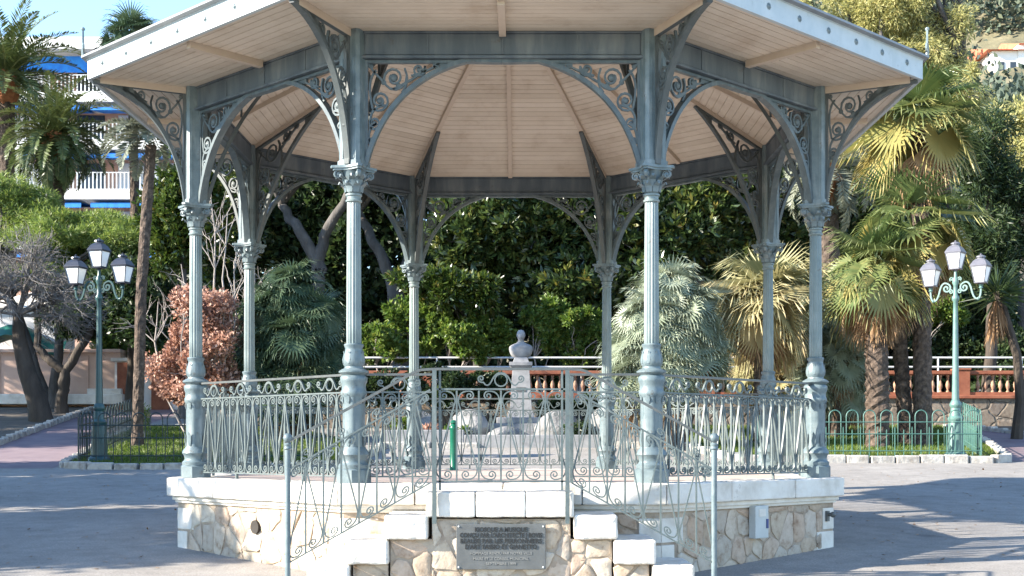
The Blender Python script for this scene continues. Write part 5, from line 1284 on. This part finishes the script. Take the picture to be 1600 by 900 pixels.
rng = np.random.default_rng(97); b = at(66,39.5); root = empty('bare_tree', b, 'grey leafless tree with a leaning dark trunk at the left edge', 'tree'); mb = MB()
mb.tube([(0,0,-0.1),gm(58,625,39.5,b),gm(42,580,39.5,b),gm(30,530,39.5,b),gm(28,490,39.5,b)], [0.38,0.30,0.26,0.21,0.15], 10); mb.build('trunk', M['dark_bark'], root, smooth=60)
mb = MB(); c = gm(28,492,39.5,b)
twigs(c, [(0.2,0,1),(0.9,0,0.7),(-0.8,0,0.8),(-0.2,-0.6,0.7),(0.5,-0.4,0.9),(0.9,-0.3,0.3),(1.0,0,0.1),(-0.9,-0.3,0.4),(0.4,0.2,1),(-0.5,0.4,0.9),(1.0,0.3,0.5)], 1.15, 0.055, 4, rng, mb, 0.6, 4)
mb.build('branches', M['grey_twig'], root)
b = at(205,45.5)
leafy_tree('evergreen_tree', 'dark evergreen tree between lamp and slender palm', 'tree', b, [[(0,0,-0.1),(0,0,3)]], blob_clumps(gm(215,470,43,b),(1.8,1.3,1.9),12,rngb), 12000, 0.2, 0.09, L['dark'], M['dark_bark'], 98, r0=0.2)
b = at(196,47.8)
leafy_tree('laurel_bush', 'bright green bush behind the low pillared wall', 'bush', b, [[(0,0,-0.1),(0,0,1.5)]], blob_clumps(gm(192,535,47.8,b),(1.2,1.0,1.0),8,rngb), 6000, 0.15, 0.08, L['shrub'], M['bark'], 99, r0=0.08)
b = at(225,33.6)
leafy_tree('small_plant', 'thin upright leafy plant beside the slender palm', 'plant', b, [[(0,0,0),(0.05,0,0.5)],[(0.06,0,0),(-0.08,0,0.5)]], [(0,0,0.55,0.16,0.14,0.4)], 260, 0.14, 0.03, L['shrub'], M['twig'], 100, r0=0.015)
GD = 'dark bushes in front of the terrace wall'
for i, (px, py, Z, ax, az, lab) in enumerate(((575,605,37.0,0.75,0.62,'dark low bush before the wall, beside the front left column'),(640,608,37.2,0.8,0.6,'dark low bush before the wall, behind the back left column'),(700,602,36.8,0.8,0.68,'dark low bush before the wall, between bust and back left column'),(762,608,37.0,0.7,0.6,'dark low bush before the wall, just left of the pedestal'),(858,638,37.0,0.6,0.42,'dark low bush before the wall, just right of the pedestal'),(915,640,37.2,0.75,0.42,'dark low bush before the wall, left of the back right column'),(980,632,36.9,0.8,0.5,'dark low bush before the wall, right of the back right column'))):
    b = at(px,Z); c = gm(px,py,Z,b)
    leafy_tree('low_bush', lab, 'bush', b, [[(0,0,-0.1),(0.05,0,c[2]*0.6)]], blob_clumps(c,(ax,0.6,az),9,rngb,0.36,0.85), 4200, 0.14, 0.06, L['dark'], M['dark_bark'], 140+i, GD, r0=0.04, sub=10, subr=0.4, per=4)
# flower bed plants near the bust
for i, (px, Z, h, lm, lab) in enumerate(((668,32.6,0.5,'copper','orange leafed plant in the bed near the back left column'),(712,32.8,0.45,'shrub','low green plant in the bed behind the green post'),(905,32.8,0.5,'dark','dark low plant in the bed right of the bust'),(630,33.0,0.6,'shrub','green bedding plant left of the back left column'),(985,33.0,0.7,'dark','dark bedding plant before the silvery palm bush'))):
    b = at(px,Z)
    leafy_tree('bedding_plant', lab, 'plant', b, [[(0,0,0),(0,0,h*0.5)]], [(0,0,h*0.55,0.4,0.3,h*0.55)], 700, 0.11, 0.05, L[lm], M['twig'], 110+i, 'bedding plants', r0=0.02)
# right side
b = (wx(1385,52), wy(52), TZ)
leafy_tree('eucalyptus_tree', 'tall yellow green tree rising over the right palms', 'tree', b, [[(0,0,-0.1),(0.2,0,6),(-0.3,0,13)],[(0.1,0,4),(2.5,0.2,9),(3.0,0,14)]],
    blob_clumps(gm(1400,60,52,b),(3.6,2.2,3.4),20,rngb,0.34)+blob_clumps(gm(1280,60,52,b),(2.4,1.8,2.2),9,rngb,0.36)+blob_clumps(gm(1480,160,52,b),(1.9,1.6,2.4),10,rngb,0.38)+blob_clumps(gm(1400,-60,52,b),(4.0,2.2,2.2),10,rngb,0.36)+blob_clumps(gm(1330,170,52,b),(2.4,1.6,2.4),9,rngb,0.36), 120000, 0.24, 0.045, L['euca'], M['bark'], 121, r0=0.34, droop=0.8, sub=20, subr=0.28)
b = (wx(1545,40), wy(40), TZ)
leafy_tree('pine_tree', 'dark drooping evergreen behind the right lamp', 'tree', b, [[(0,0,-0.1),(0.1,0,3),(-0.1,0,7)]], blob_clumps(gm(1520,250,40,b),(1.3,1.3,1.9),10,rngb)+blob_clumps(gm(1545,390,40,b),(1.8,1.4,1.8),10,rngb)+blob_clumps(gm(1580,320,40,b),(1.3,1.2,2.4),9,rngb), 30000, 0.22, 0.045, L['dark'], M['dark_bark'], 122, r0=0.2, droop=0.5, sub=18)
b = (wx(1500,42.5), wy(42.5), TZ)
leafy_tree('evergreen_tree', 'broad dark evergreen above the right balustrade', 'tree', b, [[(0,0,-0.1),(0,0,2)]], blob_clumps(gm(1480,500,42.5,b),(2.4,1.4,1.6),12,rngb)+blob_clumps(gm(1570,530,42,b),(1.6,1.4,1.4),8,rngb), 16000, 0.2, 0.09, L['dark'], M['dark_bark'], 123, r0=0.18)
b = (wx(1600,44), wy(44), TZ)
leafy_tree('autumn_tree', 'yellow green leafy tree at the right edge above the yucca', 'tree', b, [[(0,0,-0.1),(0,0,5),(0.2,0,8)]], blob_clumps(gm(1595,230,44,b),(1.4,1.2,1.6),9,rngb), 9000, 0.2, 0.08, L['euca'], M['bark'], 124, r0=0.2)
b = (wx(1440,41.5), wy(41.5), TZ)
leafy_tree('shrub', 'yellow green shrub behind the fan palm trunks', 'shrub', b, [[(0,0,-0.1),(0,0,1.5)]], blob_clumps(gm(1465,485,41.5,b),(1.0,0.9,0.6),6,rngb), 5000, 0.14, 0.07, L['shrub'], M['twig'], 125, r0=0.06)
# far wooded hillside
rng = np.random.default_rng(130); n = 1500
Zf = CAMY*-1 + rng.uniform(58,230,n); Y = Zf+CAMY; X = CAMX + (rng.uniform(1180,1720,n)-CX)*Zf/F_PX
Z_ = hill_h(X,Y); pxx = CX+(X-CAMX)*F_PX/Zf; pyy = HY-(Z_+2.5-CAMZ)*F_PX/Zf
keep = ~((pxx > 1500) & (Zf < 118) & (pyy < 120)); X, Y, Z_ = X[keep], Y[keep], Z_[keep]
cl = [(x,y,z+1.2*q,1.9*q,1.9*q,2.0*q) for x,y,z,q in zip(X,Y,Z_,rng.uniform(0.7,1.7,len(X)))]
P, D = clump_points(cl, 150000, rng, sub=8, subr=0.5); D[:,2] += 0.3
V, F = leaves(P, D+rand_dir(len(P),rng)*0.8, 0.62*rng.uniform(0.6,1.3,len(P)), 0.40, rng, 0.2)
tag(fast_mesh('forest', V, F, L['forest'], tone=np.repeat(np.clip(rng.normal(0.45,0.25,len(P)),0,1),4)), 'dark wooded hillside behind the garden', 'woods', kind='stuff')
# unseen evergreens added at left to cast shade bands over plaza and path
for i, (x, y, zc, ax, ay, az, lab) in enumerate(((-15.0,-4.4,3.4,1.5,1.5,2.5,'unseen evergreen added for shade left of the plaza, nearest of its row'),(-15.2,-1.9,3.3,1.5,1.5,2.5,'unseen evergreen added for shade left of the plaza, second of its row'),(-15.2,2.0,3.8,1.4,1.5,2.6,'unseen evergreen added for shade left of the plaza, third of its row'),(-15.4,4.6,3.6,1.4,1.5,2.5,'unseen evergreen added for shade left of the plaza, fourth of its row'),(-15.6,8.3,3.5,1.4,1.7,2.5,'unseen evergreen added for shade left of the plaza, fifth of its row'),(-23.5,14.2,4.4,1.8,2.2,3.2,'unseen evergreen added for shade beyond the left edge, beside the path'),(-25.0,19.3,5.2,1.8,2.6,3.4,'unseen evergreen added for shade beyond the left edge, before the peach wall'),(-27.5,25.2,5.8,1.8,2.6,3.4,'unseen evergreen added for shade beyond the left edge, farthest from the plaza'))):
    b = (x, y, g(y)); rng = np.random.default_rng(200+i)
    cl = [(0,0,zc,ax*0.72,ay*0.72,az*0.72)] + [(rng.uniform(-0.2,0.2),dy*ay*0.5,zc+dz*az*0.5,ax*0.6,ay*0.6,az*0.6) for dy in (-1,1) for dz in (-1,0,1)]
    leafy_tree('added_shade_tree', lab, 'tree', b, [[(0,0,-0.1),(0,0,2.0)]], cl, 9000, 0.30, 0.16, L['dark'], M['dark_bark'], 200+i, 'unseen evergreens added for shade left of the plaza', r0=0.16, sub=24, subr=0.5)
#@@PART4
